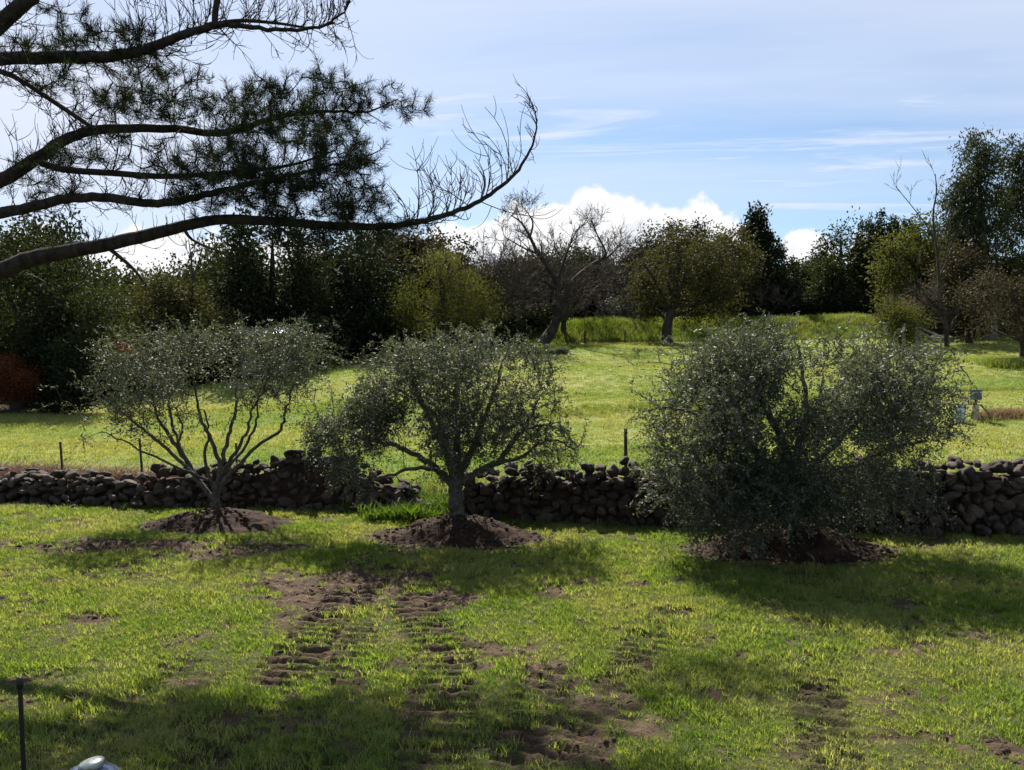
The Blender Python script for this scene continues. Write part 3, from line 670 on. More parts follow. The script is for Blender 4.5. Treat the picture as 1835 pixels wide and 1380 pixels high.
def olive(name, label, base_px, D, limbs, crown, n_spray, per, seed, keep=None, zmin=0.15, gate=0.43):
    """limbs: lists of (px, py, depth offset, radius); crown: (px, py, half-width px, half-height px, depth radius m, depth offset, weight)"""
    r = np.random.default_rng(seed)
    b0 = P(base_px[0], base_px[1], D); b0[2] = gz(b0[0], b0[1])
    root = thing(name, label, 'olive tree', b0, 'olive trees planted along the stone wall')
    k = D / F; L = []
    for ln in limbs:
        pts = np.array([[*P(x, y, D + dd), rad] for x, y, dd, rad in ln]); s_ = smooth_line(pts, 5)
        s_[1:-1, :3] += r.normal(size=(len(s_) - 2, 3)) * 0.012; L.append((s_[:, :3] - b0, s_[:, 3]))
    tube_obj('trunk', L[:1], 10, M['bark_olive'], root)
    for l_ in L[1:]: tube_obj('limb', [l_], 7, M['bark_olive'], root)
    blobs = [(P(x, y, D + dd) - b0, (hw * k, dr, hh * k), wt) for x, y, hw, hh, dr, dd, wt in crown]
    t_ = in_blobs(blobs, n_spray * 3, r, 0.6)
    g_ = fbm(t_[:, 0] * 1.4 + seed, t_[:, 2] * 1.4 + t_[:, 1] * 0.9, 3, seed)
    t_ = t_[(g_ > gate) & (t_[:, 2] > zmin)][:n_spray]
    if keep is not None: t_ = t_[keep(t_ + b0, r)]
    tw, dr_ = grow(nodes_of(L, 1), t_, 0.05, r, 0.16)
    tag(tube_obj('twigs', [(p, np.linspace(0.010, 0.004, len(p))) for p in tw], 3, M['bark_olive'], root), kind='stuff')
    # a spray: a short shoot beyond each twig end, leaves in pairs along it
    n = len(t_); up = dr_ + unit(n, r) * 0.7 + np.array([0, 0, 0.25]); up /= np.linalg.norm(up, axis=1, keepdims=True)
    u = np.linspace(-0.35, 1, per)[None, :, None]; sl = r.uniform(0.20, 0.48, (n, 1, 1))
    pos = t_[:, None, :] + up[:, None, :] * u * sl + r.normal(size=(n, per, 3)) * 0.012
    pos[..., 2] -= (np.maximum(u, 0) ** 2 * sl)[..., 0] * 0.35
    ax = up[:, None, :] * 1.0 + unit(n * per, r).reshape(n, per, 3)
    v, q = leaves(pos.reshape(-1, 3), ax.reshape(-1, 3), r.uniform(0.045, 0.085, n * per), r.uniform(0.016, 0.026, n * per), r)
    obj('crown', mesh_arr('olive_crown', v, [q]), M['olive'], root)
    return root

olive('olive_tree', 'wide airy olive tree with several thin splayed stems on the left', (385, 928), 16.0,
      [[(385, 935, 0, .10), (384, 912, 0, .09), (386, 890, 0, .08), (390, 868, 0, .07)],
       [(382, 895, 0, .055), (352, 855, .1, .046), (326, 815, .1, .042), (302, 777, .1, .036), (284, 748, .1, .03), (272, 705, .1, .022), (262, 650, 0, .012)],
       [(372, 880, 0, .04), (335, 838, -.1, .036), (300, 806, -.1, .032), (262, 772, -.2, .027), (232, 752, -.3, .022), (190, 715, -.4, .016), (160, 680, -.4, .009)],
       [(335, 828, .1, .034), (312, 770, .5, .03), (303, 725, .7, .024), (298, 660, .8, .014)],
       [(390, 870, 0, .05), (392, 825, 0, .042), (378, 787, 0, .035), (363, 757, 0, .03), (352, 710, 0, .022), (338, 640, 0, .012)],
       [(390, 868, 0, .048), (398, 825, 0, .042), (410, 780, 0, .034), (420, 745, 0, .028), (424, 705, 0, .022), (418, 640, .2, .012)],
       [(395, 850, 0, .04), (428, 800, -.2, .032), (446, 765, -.2, .027), (452, 735, -.2, .023), (474, 695, -.2, .016), (486, 630, -.2, .009)],
       [(394, 860, 0, .036), (440, 797, .3, .028), (458, 762, .3, .024), (462, 718, .3, .016)],
       [(396, 868, 0, .042), (450, 808, .1, .034), (497, 775, .2, .03), (512, 738, .2, .026), (524, 695, .2, .021), (540, 640, .2, .012)],
       [(384, 880, 0, .034), (366, 815, -.2, .028), (374, 780, -.3, .022), (366, 735, -.3, .015)],
       [(345, 842, .1, .026), (322, 800, .1, .024), (326, 768, .1, .02), (316, 730, .1, .014)],
       [(372, 860, 0, .028), (300, 830, -.4, .022), (240, 800, -.6, .016), (190, 775, -.7, .01)]],
      [(365, 650, 225, 62, 1.6, 0, 1.0), (195, 690, 72, 62, 1.0, -.3, 1.0), (185, 755, 55, 45, .7, -.4, .7), (525, 630, 72, 46, 1.0, .1, 1.0),
       (420, 608, 140, 26, 1.2, 0, .9), (340, 720, 130, 45, 1.1, 0, .6), (500, 695, 70, 45, .9, 0, .5), (285, 640, 120, 48, 1.2, 0, .8), (250, 770, 60, 40, .7, -.5, .4)], 1380, 17, 41, gate=0.45)
olive('olive_tree', 'middle olive tree with one stout trunk and a low drooping right branch', (822, 958), 14.55,
      [[(820, 965, 0, .15), (819, 930, 0, .135), (817, 895, 0, .125), (817, 860, 0, .12), (820, 840, 0, .10)],
       [(815, 865, 0, .08), (800, 815, 0, .065), (778, 765, 0, .05), (752, 715, 0, .036), (735, 670, 0, .02)],
       [(818, 845, 0, .085), (818, 790, .1, .07), (812, 730, .1, .05), (826, 670, .1, .032), (836, 625, .1, .018)],
       [(822, 850, 0, .08), (846, 805, -.2, .062), (866, 752, -.2, .046), (888, 695, -.3, .03), (900, 650, -.3, .018)],
       [(826, 865, 0, .075), (866, 840, .1, .062), (892, 828, .1, .055), (920, 792, .1, .045), (944, 760, .1, .034), (965, 715, .1, .02)],
       [(892, 830, .1, .04), (935, 818, .1, .032), (965, 795, .1, .026), (1000, 790, .1, .02), (1030, 805, .1, .012)],
       [(945, 768, .1, .026), (975, 762, .1, .022), (1005, 772, .1, .016), (1035, 800, .1, .010)],
       [(812, 872, 0, .07), (770, 830, -.1, .052), (715, 802, -.2, .04), (680, 792, -.3, .03), (630, 780, -.3, .018)],
       [(800, 850, 0, .04), (762, 838, -.4, .036), (716, 846, -.6, .028), (668, 862, -.7, .018)],
       [(816, 840, 0, .05), (800, 790, .5, .04), (770, 735, .7, .028), (700, 690, .8, .016)]],
      [(800, 715, 185, 98, 1.35, 0, .75), (840, 640, 140, 42, 1.1, 0, .9), (655, 770, 92, 66, .85, -.2, 1.7), (620, 800, 60, 50, .6, -.4, 1.2), (990, 800, 58, 40, .5, .1, .7),
       (690, 845, 80, 42, .6, -.5, 1.4), (955, 690, 50, 46, .7, 0, .8), (700, 680, 70, 50, .8, .2, .8), (880, 775, 80, 45, .8, -.4, .55), (600, 760, 42, 45, .45, -.3, .7), (760, 805, 100, 45, .7, -.4, .6), (735, 735, 110, 70, .9, -.5, .9), (940, 730, 60, 60, .7, -.2, .7)], 2650, 18, 52, gate=0.38)
olive('olive_tree', 'largest olive tree, dense and rounded, its foliage reaching the ground on the right', (1418, 985), 13.3,
      [[(1420, 990, 0, .16), (1418, 940, 0, .14), (1418, 890, 0, .125), (1422, 845, 0, .11)],
       [(1420, 850, 0, .085), (1402, 790, 0, .07), (1378, 742, 0, .055), (1346, 690, 0, .04), (1322, 640, 0, .022)],
       [(1422, 850, 0, .075), (1432, 790, .1, .06), (1446, 740, .1, .046), (1440, 680, .1, .032), (1430, 620, .1, .018)],
       [(1425, 870, 0, .075), (1460, 830, -.1, .06), (1502, 790, -.1, .048), (1546, 745, -.1, .036), (1590, 690, -.1, .02)],
       [(1418, 880, 0, .07), (1376, 830, -.2, .055), (1310, 775, -.3, .04), (1240, 740, -.4, .026), (1190, 730, -.4, .014)],
       [(1430, 880, 0, .06), (1462, 820, .3, .05), (1458, 750, .4, .036), (1475, 680, .5, .02)],
       [(1430, 890, 0, .06), (1500, 850, .3, .048), (1580, 810, .4, .034), (1660, 790, .4, .018)],
       [(1412, 910, 0, .06), (1350, 870, -.5, .045), (1280, 860, -.8, .03), (1220, 880, -.9, .016)],
       [(1412, 925, 0, .05), (1350, 905, -.6, .036), (1290, 915, -.9, .022), (1240, 930, -1.0, .012)],
       [(1428, 910, 0, .05), (1500, 885, -.3, .036), (1570, 880, -.4, .022), (1620, 890, -.4, .012)]],
      [(1420, 690, 235, 90, 1.7, 0, 1.0), (1270, 740, 115, 85, 1.2, -.2, .95), (1250, 850, 95, 75, 1.0, -.5, .9), (1300, 925, 80, 50, .8, -.7, .9),
       (1590, 720, 110, 85, 1.2, .1, .8), (1640, 790, 80, 55, .9, .2, .6), (1510, 880, 140, 50, 1.0, -.2, .9), (1400, 880, 110, 60, 1.0, -.5, .9), (1380, 640, 130, 50, 1.2, 0, .8),
       (1530, 650, 120, 52, 1.2, 0, .8), (1620, 850, 90, 40, .8, 0, .5), (1395, 760, 150, 85, .7, -1.0, 1.2), (1520, 730, 110, 70, .7, -.9, 1.1), (1450, 660, 160, 60, 1.0, -.5, .9), (1440, 860, 130, 60, .6, -1.0, .9), (1660, 660, 40, 40, .5, 0, .4)], 5200, 19, 63,
      keep=lambda p, r: ~((np.hypot((CX + F * p[:, 0] / p[:, 1] - 1495) / 50, (HOR - (p[:, 2] - CAMZ) / p[:, 1] * F - 805) / 28) < 1) & (r.uniform(size=len(p)) < 0.8)))

# ---------------------------------------------------- trees of the wood
def crown_px(cx, cy, hw, hh, D, seed, nb=9, lobes=0.46, depth=0.9):
    """lumpy crown: sub-ellipsoids inside the outline seen at (cx, cy) +- (hw, hh) pixels"""
    r = np.random.default_rng(seed); k = D / F; B = [(P(cx, cy, D), (hw * k * 0.72, hw * k * 0.7 * depth, hh * k * 0.74), 0.8)]
    for i in range(nb):
        a = i * 6.283 / nb + r.uniform(-0.25, 0.25); e = r.uniform(0.42, 0.85); lr = lobes * r.uniform(0.5, 1.25)
        c = P(cx + hw * e * math.cos(a), cy - hh * e * math.sin(a), D + r.normal() * hw * k * 0.4 * depth)
        B.append((c, (hw * k * lr, hw * k * lr * depth, hh * k * lr * 1.05), 1.0))
    return B
def tree(name, label, cat, D, base_x, blobs, leafm, n_clump, per, lsize, seed, trunk_r=0.22, barkm='bark_wood', lean=(0, 0), mode='random', clump_r=0.3, group=None, zfloor=0.3, base_pt=None, gap=0.36):
    r = np.random.default_rng(seed); n_clump = int(n_clump * (1.3 if D > 47 else 1.75)); lsize = lsize * (1.45 if D > 47 else 1.05)
    b0 = np.array([(base_x - CX) / F * D, D, 0.0]) if base_pt is None else np.array([*base_pt[:2], 0.0])
    b0[2] = gz(b0[0], b0[1])
    root = thing(name, label, cat, b0, group)
    B = [(c - b0, R, wt) for c, R, wt in blobs]
    cen = np.mean([b[0] for b in B], axis=0); top = max(b[0][2] + b[1][2] for b in B)
    z1 = max(cen[2] * 0.55, 0.8)
    tp = smooth_line(np.array([[0, 0, -0.25, trunk_r * 1.35], [lean[0] * 0.3, lean[1], z1 * 0.4, trunk_r], [cen[0] * 0.35 + lean[0], cen[1] * 0.3, z1, trunk_r * 0.8],
                               [cen[0] * 0.8, cen[1] * 0.7, (z1 + top) * 0.5, trunk_r * 0.5], [cen[0], cen[1], top * 0.86, trunk_r * 0.16]]), 5)
    lines = [(tp[:, :3], tp[:, 3])]
    lim = []
    for c, R, wt in B[1:]:
        i = int(r.integers(len(tp) // 3, 2 * len(tp) // 3)); a = tp[i, :3]; mid = (a + c) / 2 + r.normal(size=3) * 0.15 * np.linalg.norm(c - a) + np.array([0, 0, 0.1])
        s_ = smooth_line(np.array([[*a, tp[i, 3] * 0.65], [*mid, trunk_r * 0.34], [*c, trunk_r * 0.12]]), 4); lim.append((s_[:, :3], s_[:, 3]))
    t_ = in_blobs(B, int(n_clump * 1.7), r, 0.75)
    gg = fbm(t_[:, 0] * 0.8 + seed, t_[:, 2] * 0.8 + t_[:, 1] * 0.6, 3, seed) - 0.05; t_ = t_[(gg > gap) & (t_[:, 2] > zfloor)][:n_clump]
    tw, dr_ = grow(nodes_of(lines + lim), t_[::5], 0.04, r, 0.15)
    tube_obj('trunk', lines, 8, M[barkm], root)
    if lim: tag(tube_obj('limbs', lim + [(p, np.linspace(trunk_r * 0.14, 0.012, len(p))) for p in tw], 4, M[barkm], root), kind='stuff')
    n = len(t_); cr = r.uniform(0.45, 1.5, (n, 1, 1)) * clump_r
    off = r.normal(size=(n, per, 3)) * cr * np.array([1, 1, 0.75])
    if mode == 'weep':
        u = r.uniform(size=(n, per)); off = r.normal(size=(n, per, 3)) * clump_r * 0.3; off[..., 2] -= u * clump_r * 4.2
        ax = unit(n * per, r) * 0.5 + np.array([0, 0, -1.0])
    elif mode == 'up':
        u = r.uniform(size=(n, per)); off = r.normal(size=(n, per, 3)) * clump_r * 0.45; off[..., 2] += u * clump_r * 2.6
        ax = unit(n * per, r) * 0.8 + np.array([0, 0, 0.6])
    elif mode == 'droop':
        ax = unit(n * per, r) * 0.8 + np.array([0, 0, -0.8])
    else:
        ax = unit(n * per, r) + (off / (cr * 1.2)).reshape(-1, 3) * 0.5
    pos = (t_[:, None, :] + off).reshape(-1, 3)
    v, q = leaves(pos, ax, r.uniform(0.7, 1.35, n * per) * lsize, r.uniform(0.4, 0.65, n * per) * lsize * (0.55 if mode in ('weep', 'droop') else 1), r, 0.15)
    obj('crown', mesh_arr('tree_crown', v, [q]), M[leafm], root)
    return root

def bare_tree(name, label, cat, base, skeleton, seed, levels=4, twm='twig', barkm='bark_wood', tw_len=0.8, tw_r=0.014, spread=0.9, up=0.35, kids=(3, 3, 4, 3), group=None):
    """leafless tree: traced main stems, then branches that divide again and again"""
    r = np.random.default_rng(seed); b0 = np.array(base, float); root = thing(name, label, cat, b0, group)
    main = []
    for ln in skeleton:
        s_ = smooth_line(np.array(ln, float), 5); main.append((s_[:, :3] - b0, s_[:, 3]))
    tube_obj('trunk', main[:1], 8, M[barkm], root)
    br = list(main[1:]); fine = []
    def sub(pts, rad, L, lev):
        nk = kids[min(lev, len(kids) - 1)]
        for i in range(nk + int(r.integers(0, 2))):
            j = int(r.integers(max(1, len(pts) // 3), len(pts))); a = pts[j]; t = pts[j] - pts[j - 1]; t = t / (np.linalg.norm(t) + 1e-9)
            dv = t + unit(1, r)[0] * spread + np.array([0, 0, up]); dv /= np.linalg.norm(dv); l_ = L * r.uniform(0.55, 1.2)
            k2 = unit(1, r)[0] * 0.3; dv2 = dv + k2 + np.array([0, 0, up * 0.3]); dv2 /= np.linalg.norm(dv2)
            p = np.array([a, a + dv * l_ * 0.35, a + dv * l_ * 0.5 + dv2 * l_ * 0.18, a + dv * l_ * 0.5 + dv2 * l_ * 0.5])
            rr = max(rad[j] * 0.55, tw_r); q_ = (p, np.linspace(rr, max(rr * 0.35, tw_r * 0.55), 4))
            (br if lev < 2 else fine).append(q_)
            if lev + 1 < levels: sub(p, q_[1], L * 0.62, lev + 1)
    for pts, rad in main: sub(pts, rad, tw_len * 2.6, 0)
    tag(tube_obj('limbs', br, 5, M[barkm], root), kind='stuff'); tag(tube_obj('twigs', fine, 3, M[twm], root), kind='stuff')
    return root
def sk(D, pts): return [[*P(x, y, D + dd), rad] for x, y, dd, rad in pts]

WOOD = 'trees of the wood beyond the meadow'
# left side
tree('oak_tree', 'large shadowed oak at the far left edge behind the red shrub', 'tree', 37, 40, crown_px(45, 560, 160, 140, 37, 1, 11), 'oak', 520, 22, 0.17, 1, 0.35, clump_r=0.34, group=WOOD)
tree('shade_tree', 'dark rounded tree low in front of the far left oak', 'tree', 36, 100, crown_px(100, 640, 75, 95, 36, 2, 7), 'dark', 330, 22, 0.15, 2, 0.2, clump_r=0.26, group=WOOD, zfloor=0.0)
tree('oak_tree', 'brownish green oak between the left olive and the far left oak', 'tree', 46, 320, crown_px(320, 590, 105, 95, 46, 3, 9), 'oak_brown', 420, 22, 0.17, 3, 0.28, clump_r=0.34, group=WOOD)
tree('oak_tree', 'small brown oak rising behind the wide left olive', 'tree', 43, 215, crown_px(215, 620, 70, 85, 43, 4, 7), 'oak_brown', 300, 20, 0.17, 4, 0.22, clump_r=0.32, group=WOOD)
tree('oak_tree', 'dark evergreen oak behind the right end of the left olive', 'tree', 50, 485, crown_px(485, 525, 88, 105, 50, 5, 9), 'dark', 430, 22, 0.19, 5, 0.32, clump_r=0.38, group=WOOD)
tree('oak_tree', 'broad near-black oak left of the yellow-green pepper tree', 'tree', 55, 625, crown_px(625, 520, 118, 110, 55, 6, 10), 'dark', 560, 22, 0.20, 6, 0.36, clump_r=0.42, group=WOOD)
tree('oak_tree', 'tall dark reddish-brown crown rising behind the pepper tree', 'tree', 62, 745, crown_px(748, 490, 66, 82, 62, 7, 7), 'rust', 300, 20, 0.2, 7, 0.3, clump_r=0.42, group=WOOD)
tree('oak_tree', 'dark crown peeping out right behind the pepper tree top', 'tree', 63, 815, crown_px(818, 500, 52, 78, 63, 8, 7), 'dark', 260, 20, 0.2, 8, 0.3, clump_r=0.4, group=WOOD)
tree('pepper_tree', 'rounded yellow-green tree in front of the dark oaks', 'tree', 52, 800, [
    (P(790, 500, 52), (2.3, 1.9, 1.9), 1), (P(748, 545, 52), (1.4, 1.5, 1.5), 1), (P(835, 535, 52), (2.0, 1.7, 1.8), .9), (P(728, 565, 51.6), (.75, .9, 1.0), .9), (P(788, 468, 52), (1.3, 1.2, .8), 1), (P(860, 560, 52.5), (1.3, 1.2, 1.5), .7), (P(770, 575, 51.6), (1.3, 1.2, .9), .7)],
     'yellow', 400, 26, 0.12, 9, 0.25, mode='droop', clump_r=0.34, group=WOOD)
tree('shade_tree', 'low dark thicket tree under the pepper tree', 'tree', 54, 700, crown_px(690, 600, 90, 42, 54, 10, 7), 'dark', 240, 20, 0.18, 10, 0.15, clump_r=0.34, group=WOOD, zfloor=0.0)
tree('shade_tree', 'low dark thicket tree behind the right part of the left olive', 'tree', 49, 520, crown_px(520, 610, 90, 45, 49, 12, 7), 'dark', 240, 20, 0.17, 11, 0.15, clump_r=0.34, group=WOOD, zfloor=0.0)
# centre: bare and twiggy trees
def twiggy(name, label, D, bx, by, cx, top, hw, seed, twm='twig', barkm='bark_wood', n=5, r0=0.2, tl=0.75):
    rr = np.random.default_rng(seed + 900); b = np.array([(bx - CX) / F * D, D, 0]); b[2] = gz(b[0], b[1]); k = D / F
    pb = np.array([bx, by]); trunk = [[b[0], b[1], b[2] - 0.2, r0 * 1.2], [b[0], D, b[2] + 0.8, r0], [*P((bx + cx) / 2, (by * 0.55 + top * 0.45), D)[:], r0 * 0.6], [*P(cx, top + 20, D), 0.03]]
    sk_ = [trunk]
    for i in range(n):
        fx = -1 + 2 * (i + 0.5) / n; mx, my = bx + fx * hw * 0.5, by * 0.55 + top * 0.45 + rr.uniform(-15, 15)
        ex, ey = cx + fx * hw * rr.uniform(0.75, 1.0), top + 18 + abs(fx) * (by - top) * 0.36 + rr.uniform(0, 25); dd = rr.normal() * hw * k * 0.5
        sk_.append([[b[0], D, b[2] + 0.7 + 0.4 * rr.uniform(), r0 * 0.6], [*P(mx, my, D + dd * 0.5), r0 * 0.36], [*P(ex, ey, D + dd), 0.03]])
    return bare_tree(name, label, 'tree', b, sk_, seed, 4, twm, barkm, tl, 0.016, 1.0, 0.18, (6, 4, 4, 3), WOOD)
twiggy('bare_tree', 'leafless brown twiggy tree just right of the pepper tree', 56, 882, 606, 885, 470, 75, 21, n=6)
twiggy('bare_tree', 'leafless brown twiggy tree behind the gnarled leaning tree', 60, 1010, 600, 1010, 455, 85, 22, n=6)
twiggy('bare_tree', 'leafless brown twiggy tree between the gnarled tree and the round-headed oak', 68, 1095, 590, 1105, 450, 70, 23, n=6)
twiggy('bare_tree', 'leafless twiggy tree in the shade right of the round-headed oak', 69, 1300, 588, 1300, 470, 80, 24, n=6)
gD = 56.5
bare_tree('gnarled_tree', 'leafless gnarled tree with a leaning trunk and crooked raised limb', 'tree', G(978, 612), [
    sk(gD, [(972, 616, 0, .42), (985, 598, 0, .36), (998, 570, 0, .30), (1000, 530, 0, .25), (1000, 505, 0, .2)]),
    sk(gD, [(1000, 510, 0, .2), (985, 480, 0, .17), (965, 455, 0, .14), (950, 425, 0, .10), (935, 400, 0, .07), (915, 385, 0, .03)]),
    sk(gD, [(950, 425, 0, .09), (955, 400, 0, .06), (945, 380, 0, .03)]),
    sk(gD, [(1000, 540, 0, .18), (1030, 500, .5, .15), (1060, 475, .6, .12), (1085, 455, .6, .08), (1070, 420, .6, .05), (1060, 395, .6, .03)]),
    sk(gD, [(1060, 475, .6, .1), (1090, 460, .6, .08), (1110, 440, .6, .04)]),
    sk(gD, [(1000, 520, 0, .14), (970, 500, -.5, .1), (930, 490, -.8, .07), (905, 470, -.8, .03)]),
    sk(gD, [(965, 455, 0, .09), (940, 445, -.4, .06), (905, 425, -.4, .03)]),
    sk(gD, [(1000, 505, 0, .14), (1010, 470, -.3, .1), (1025, 430, -.3, .06), (1040, 405, -.3, .03)])], 25, 4, 'twig', 'bark_wood', 0.48, 0.013, 1.0, 0.2, (5, 4, 3, 2), WOOD)
tree('oak_tree', 'dark green crown filling in behind the gnarled leafless tree', 'tree', 72, 1000, crown_px(1000, 515, 85, 75, 72, 31, 8), 'oak', 330, 20, 0.2, 31, 0.3, clump_r=0.42, group=WOOD)
tree('oak_tree', 'round-headed dark oak with a straight trunk standing on the bank', 'tree', 59, 1195, crown_px(1222, 498, 108, 78, 59, 32, 12), 'oak_brown', 520, 20, 0.15, 32, 0.34, clump_r=0.34, group=WOOD, gap=0.43)
tree('oak_tree', 'spiky dark crown rising behind the round-headed oak', 'tree', 76, 1150, crown_px(1150, 490, 45, 52, 76, 33, 6), 'dark', 200, 20, 0.2, 33, 0.25, clump_r=0.42, group=WOOD)
tree('oak_tree', 'small dark crown at the oak top against the cumulus', 'tree', 74, 1232, crown_px(1232, 460, 40, 50, 74, 34, 6), 'dark', 180, 20, 0.18, 34, 0.25, clump_r=0.38, group=WOOD)
tree('willow_tree', 'olive-yellow spreading tree left of the tall conifer', 'tree', 71, 1310, crown_px(1305, 490, 78, 68, 71, 35, 9), 'olivegreen', 400, 20, 0.19, 35, 0.28, clump_r=0.4, group=WOOD)
kD = 73
tree('conifer_tree', 'tall pointed dark conifer near the gap in the skyline', 'tree', kD, 1365, [
    (P(1355, 400, kD), (.85, .8, 1.0), 1), (P(1352, 425, kD), (1.3, 1.2, 1.0), 1), (P(1362, 455, kD), (1.9, 1.6, 1.3), 1), (P(1375, 495, kD), (2.5, 2.0, 1.8), 1), (P(1392, 545, kD), (2.9, 2.2, 2.0), 1), (P(1420, 520, kD), (1.3, 1.3, 1.6), 1)],
     'dark', 560, 22, 0.18, 36, 0.35, mode='up', clump_r=0.32, group=WOOD)
tree('oak_tree', 'low dark tree under the small cloud in the skyline gap', 'tree', 80, 1440, crown_px(1440, 535, 48, 58, 80, 37, 6), 'dark', 230, 20, 0.22, 37, 0.25, clump_r=0.46, group=WOOD)
tree('silver_bush', 'pale grey-green bush under the trees left of the round-headed oak', 'bush', 66, 1112, crown_px(1112, 556, 34, 34, 66, 38, 6), 'silver', 130, 16, 0.15, 38, 0.08, clump_r=0.28, zfloor=0.0)
# right side
tree('oak_tree', 'dark tree right of the skyline gap', 'tree', 74, 1505, crown_px(1505, 500, 55, 82, 74, 41, 8), 'oak', 330, 20, 0.2, 41, 0.3, clump_r=0.4, group=WOOD)
tree('cypress_tree', 'dark tree with spiky upright tops left of the dead stem', 'tree', 74, 1582, [
    (P(1560, 460, 74), (1.5, 1.4, 2.8), 1), (P(1580, 430, 74), (1.1, 1.0, 2.0), 1), (P(1605, 450, 74), (1.4, 1.3, 2.4), 1), (P(1585, 510, 74), (2.9, 2.0, 2.8), 1), (P(1632, 440, 74), (1.0, .9, 2.0), 1)],
     'dark', 420, 22, 0.18, 42, 0.3, mode='up', clump_r=0.34, group=WOOD)
tree('willow_tree', 'yellowish tree behind the thin dead stem on the right', 'tree', 58, 1655, crown_px(1652, 490, 68, 85, 58, 43, 9), 'olivegreen', 330, 20, 0.17, 43, 0.22, clump_r=0.38, group=WOOD, gap=0.42)
tree('oak_tree', 'rust-tinted half-bare tree in front of the tall eucalyptus', 'tree', 50, 1735, crown_px(1735, 520, 58, 70, 50, 44, 8), 'rust', 260, 16, 0.15, 44, 0.2, clump_r=0.36, group=WOOD, gap=0.42)
eD = 53
tree('eucalyptus_tree', 'tallest tree, an upright eucalyptus at the right', 'tree', eD, 1775, [
    (P(1752, 262, eD), (.95, .9, 1.2), 1), (P(1735, 310, eD), (1.0, 1.0, 1.3), 1), (P(1772, 315, eD), (1.0, 1.0, 1.5), 1), (P(1722, 360, eD), (1.1, 1.1, 1.4), 1), (P(1760, 385, eD), (1.5, 1.3, 1.6), 1),
    (P(1730, 420, eD), (1.4, 1.3, 1.5), 1), (P(1775, 450, eD), (1.8, 1.6, 1.9), 1), (P(1745, 490, eD), (1.5, 1.4, 1.6), 1), (P(1800, 500, eD), (1.7, 1.6, 1.8), 1), (P(1718, 330, eD), (.6, .7, .9), .8)],
     'euc', 560, 24, 0.19, 45, 0.3, 'bark_pale', mode='droop', clump_r=0.36, group=WOOD, gap=0.38)
tree('eucalyptus_tree', 'second eucalyptus cut by the right picture edge', 'tree', 54, 1850, [
    (P(1822, 265, 54), (.8, .9, 1.1), 1), (P(1840, 320, 54), (1.4, 1.2, 1.6), 1), (P(1830, 380, 54), (1.5, 1.4, 1.8), 1), (P(1860, 430, 54), (2.0, 1.6, 2.0), 1), (P(1835, 480, 54), (1.7, 1.6, 1.8), 1)],
     'euc', 420, 24, 0.19, 46, 0.3, 'bark_pale', mode='droop', clump_r=0.36, group=WOOD, gap=0.38)
tree('orchard_tree', 'small spreading tree with a bare trunk on the right lawn', 'tree', 41, 1832, crown_px(1820, 545, 88, 52, 41, 47, 9), 'rust', 300, 16, 0.11, 47, 0.13, clump_r=0.3, group=WOOD, gap=0.4)
tree('oak_tree', 'brown-green tree behind the small spreading tree', 'tree', 57, 1800, crown_px(1790, 555, 80, 50, 57, 48, 8), 'oak_brown', 280, 18, 0.16, 48, 0.22, clump_r=0.36, group=WOOD)
p0 = G(1697, 622); dD = p0[1]
bare_tree('dead_tree', 'thin leafless dead tree standing up against the right wood', 'tree', p0, [
    sk(dD, [(1697, 626, 0, .15), (1694, 580, 0, .12), (1684, 520, 0, .09), (1680, 460, 0, .07), (1672, 390, 0, .05), (1678, 345, 0, .04), (1676, 312, 0, .02)]),
    sk(dD, [(1690, 560, 0, .08), (1660, 530, .3, .06), (1640, 500, .4, .03)]), sk(dD, [(1682, 500, 0, .06), (1700, 460, .2, .04), (1712, 430, .3, .02)]),
    sk(dD, [(1676, 430, 0, .05), (1650, 390, 0, .03), (1618, 350, 0, .02), (1605, 335, 0, .014)]), sk(dD, [(1696, 600, 0, .1), (1712, 570, .2, .07), (1722, 540, .3, .04)])],
    27, 3, 'twig_grey', 'bark_wood', 0.45, 0.012, 0.9, 0.4, (3, 2, 2))
p0 = G(1622, 640)
tree('thicket_bush', 'brown and yellow thicket bush beside the old gate', 'bush', p0[1], 1615, crown_px(1615, 588, 42, 46, p0[1], 49, 8), 'olivegreen', 200, 16, 0.12, 49, 0.09, clump_r=0.26, zfloor=0.0)
twiggy('bare_bush', 'tangle of bare brown stems above the thicket bush by the gate', 50, 1640, 605, 1640, 525, 60, 28, n=5, r0=0.1, tl=0.4)
p0 = G(345, 690)
bare_tree('snag', 'thin bare stem rising between the left oaks against the cloud', 'tree', p0, [
    sk(p0[1], [(348, 690, 0, .12), (346, 560, 0, .09), (345, 500, 0, .06), (342, 460, 0, .04), (338, 430, 0, .02)]), sk(p0[1], [(345, 500, 0, .05), (356, 470, 0, .03), (362, 445, 0, .015)])], 29, 3, 'twig_grey', 'bark_wood', 0.4, 0.012, 0.8, 0.5, (3, 2, 2))
p0 = G(22, 735)
tree('red_shrub', 'rounded orange-red shrub at the left edge of the meadow', 'shrub', p0[1] - 1.5, 18, crown_px(12, 684, 46, 40, p0[1] - 1.5, 50, 8), 'red', 260, 18, 0.085, 50, 0.06, clump_r=0.18, zfloor=0.0)
p0 = G(205, 715)
tree('red_shrub', 'small rust-red shrub showing through the top left of the left olive', 'shrub', 38, 205, crown_px(212, 632, 30, 20, 38, 51, 5), 'red', 60, 16, 0.09, 51, 0.05, clump_r=0.2, zfloor=0.0)

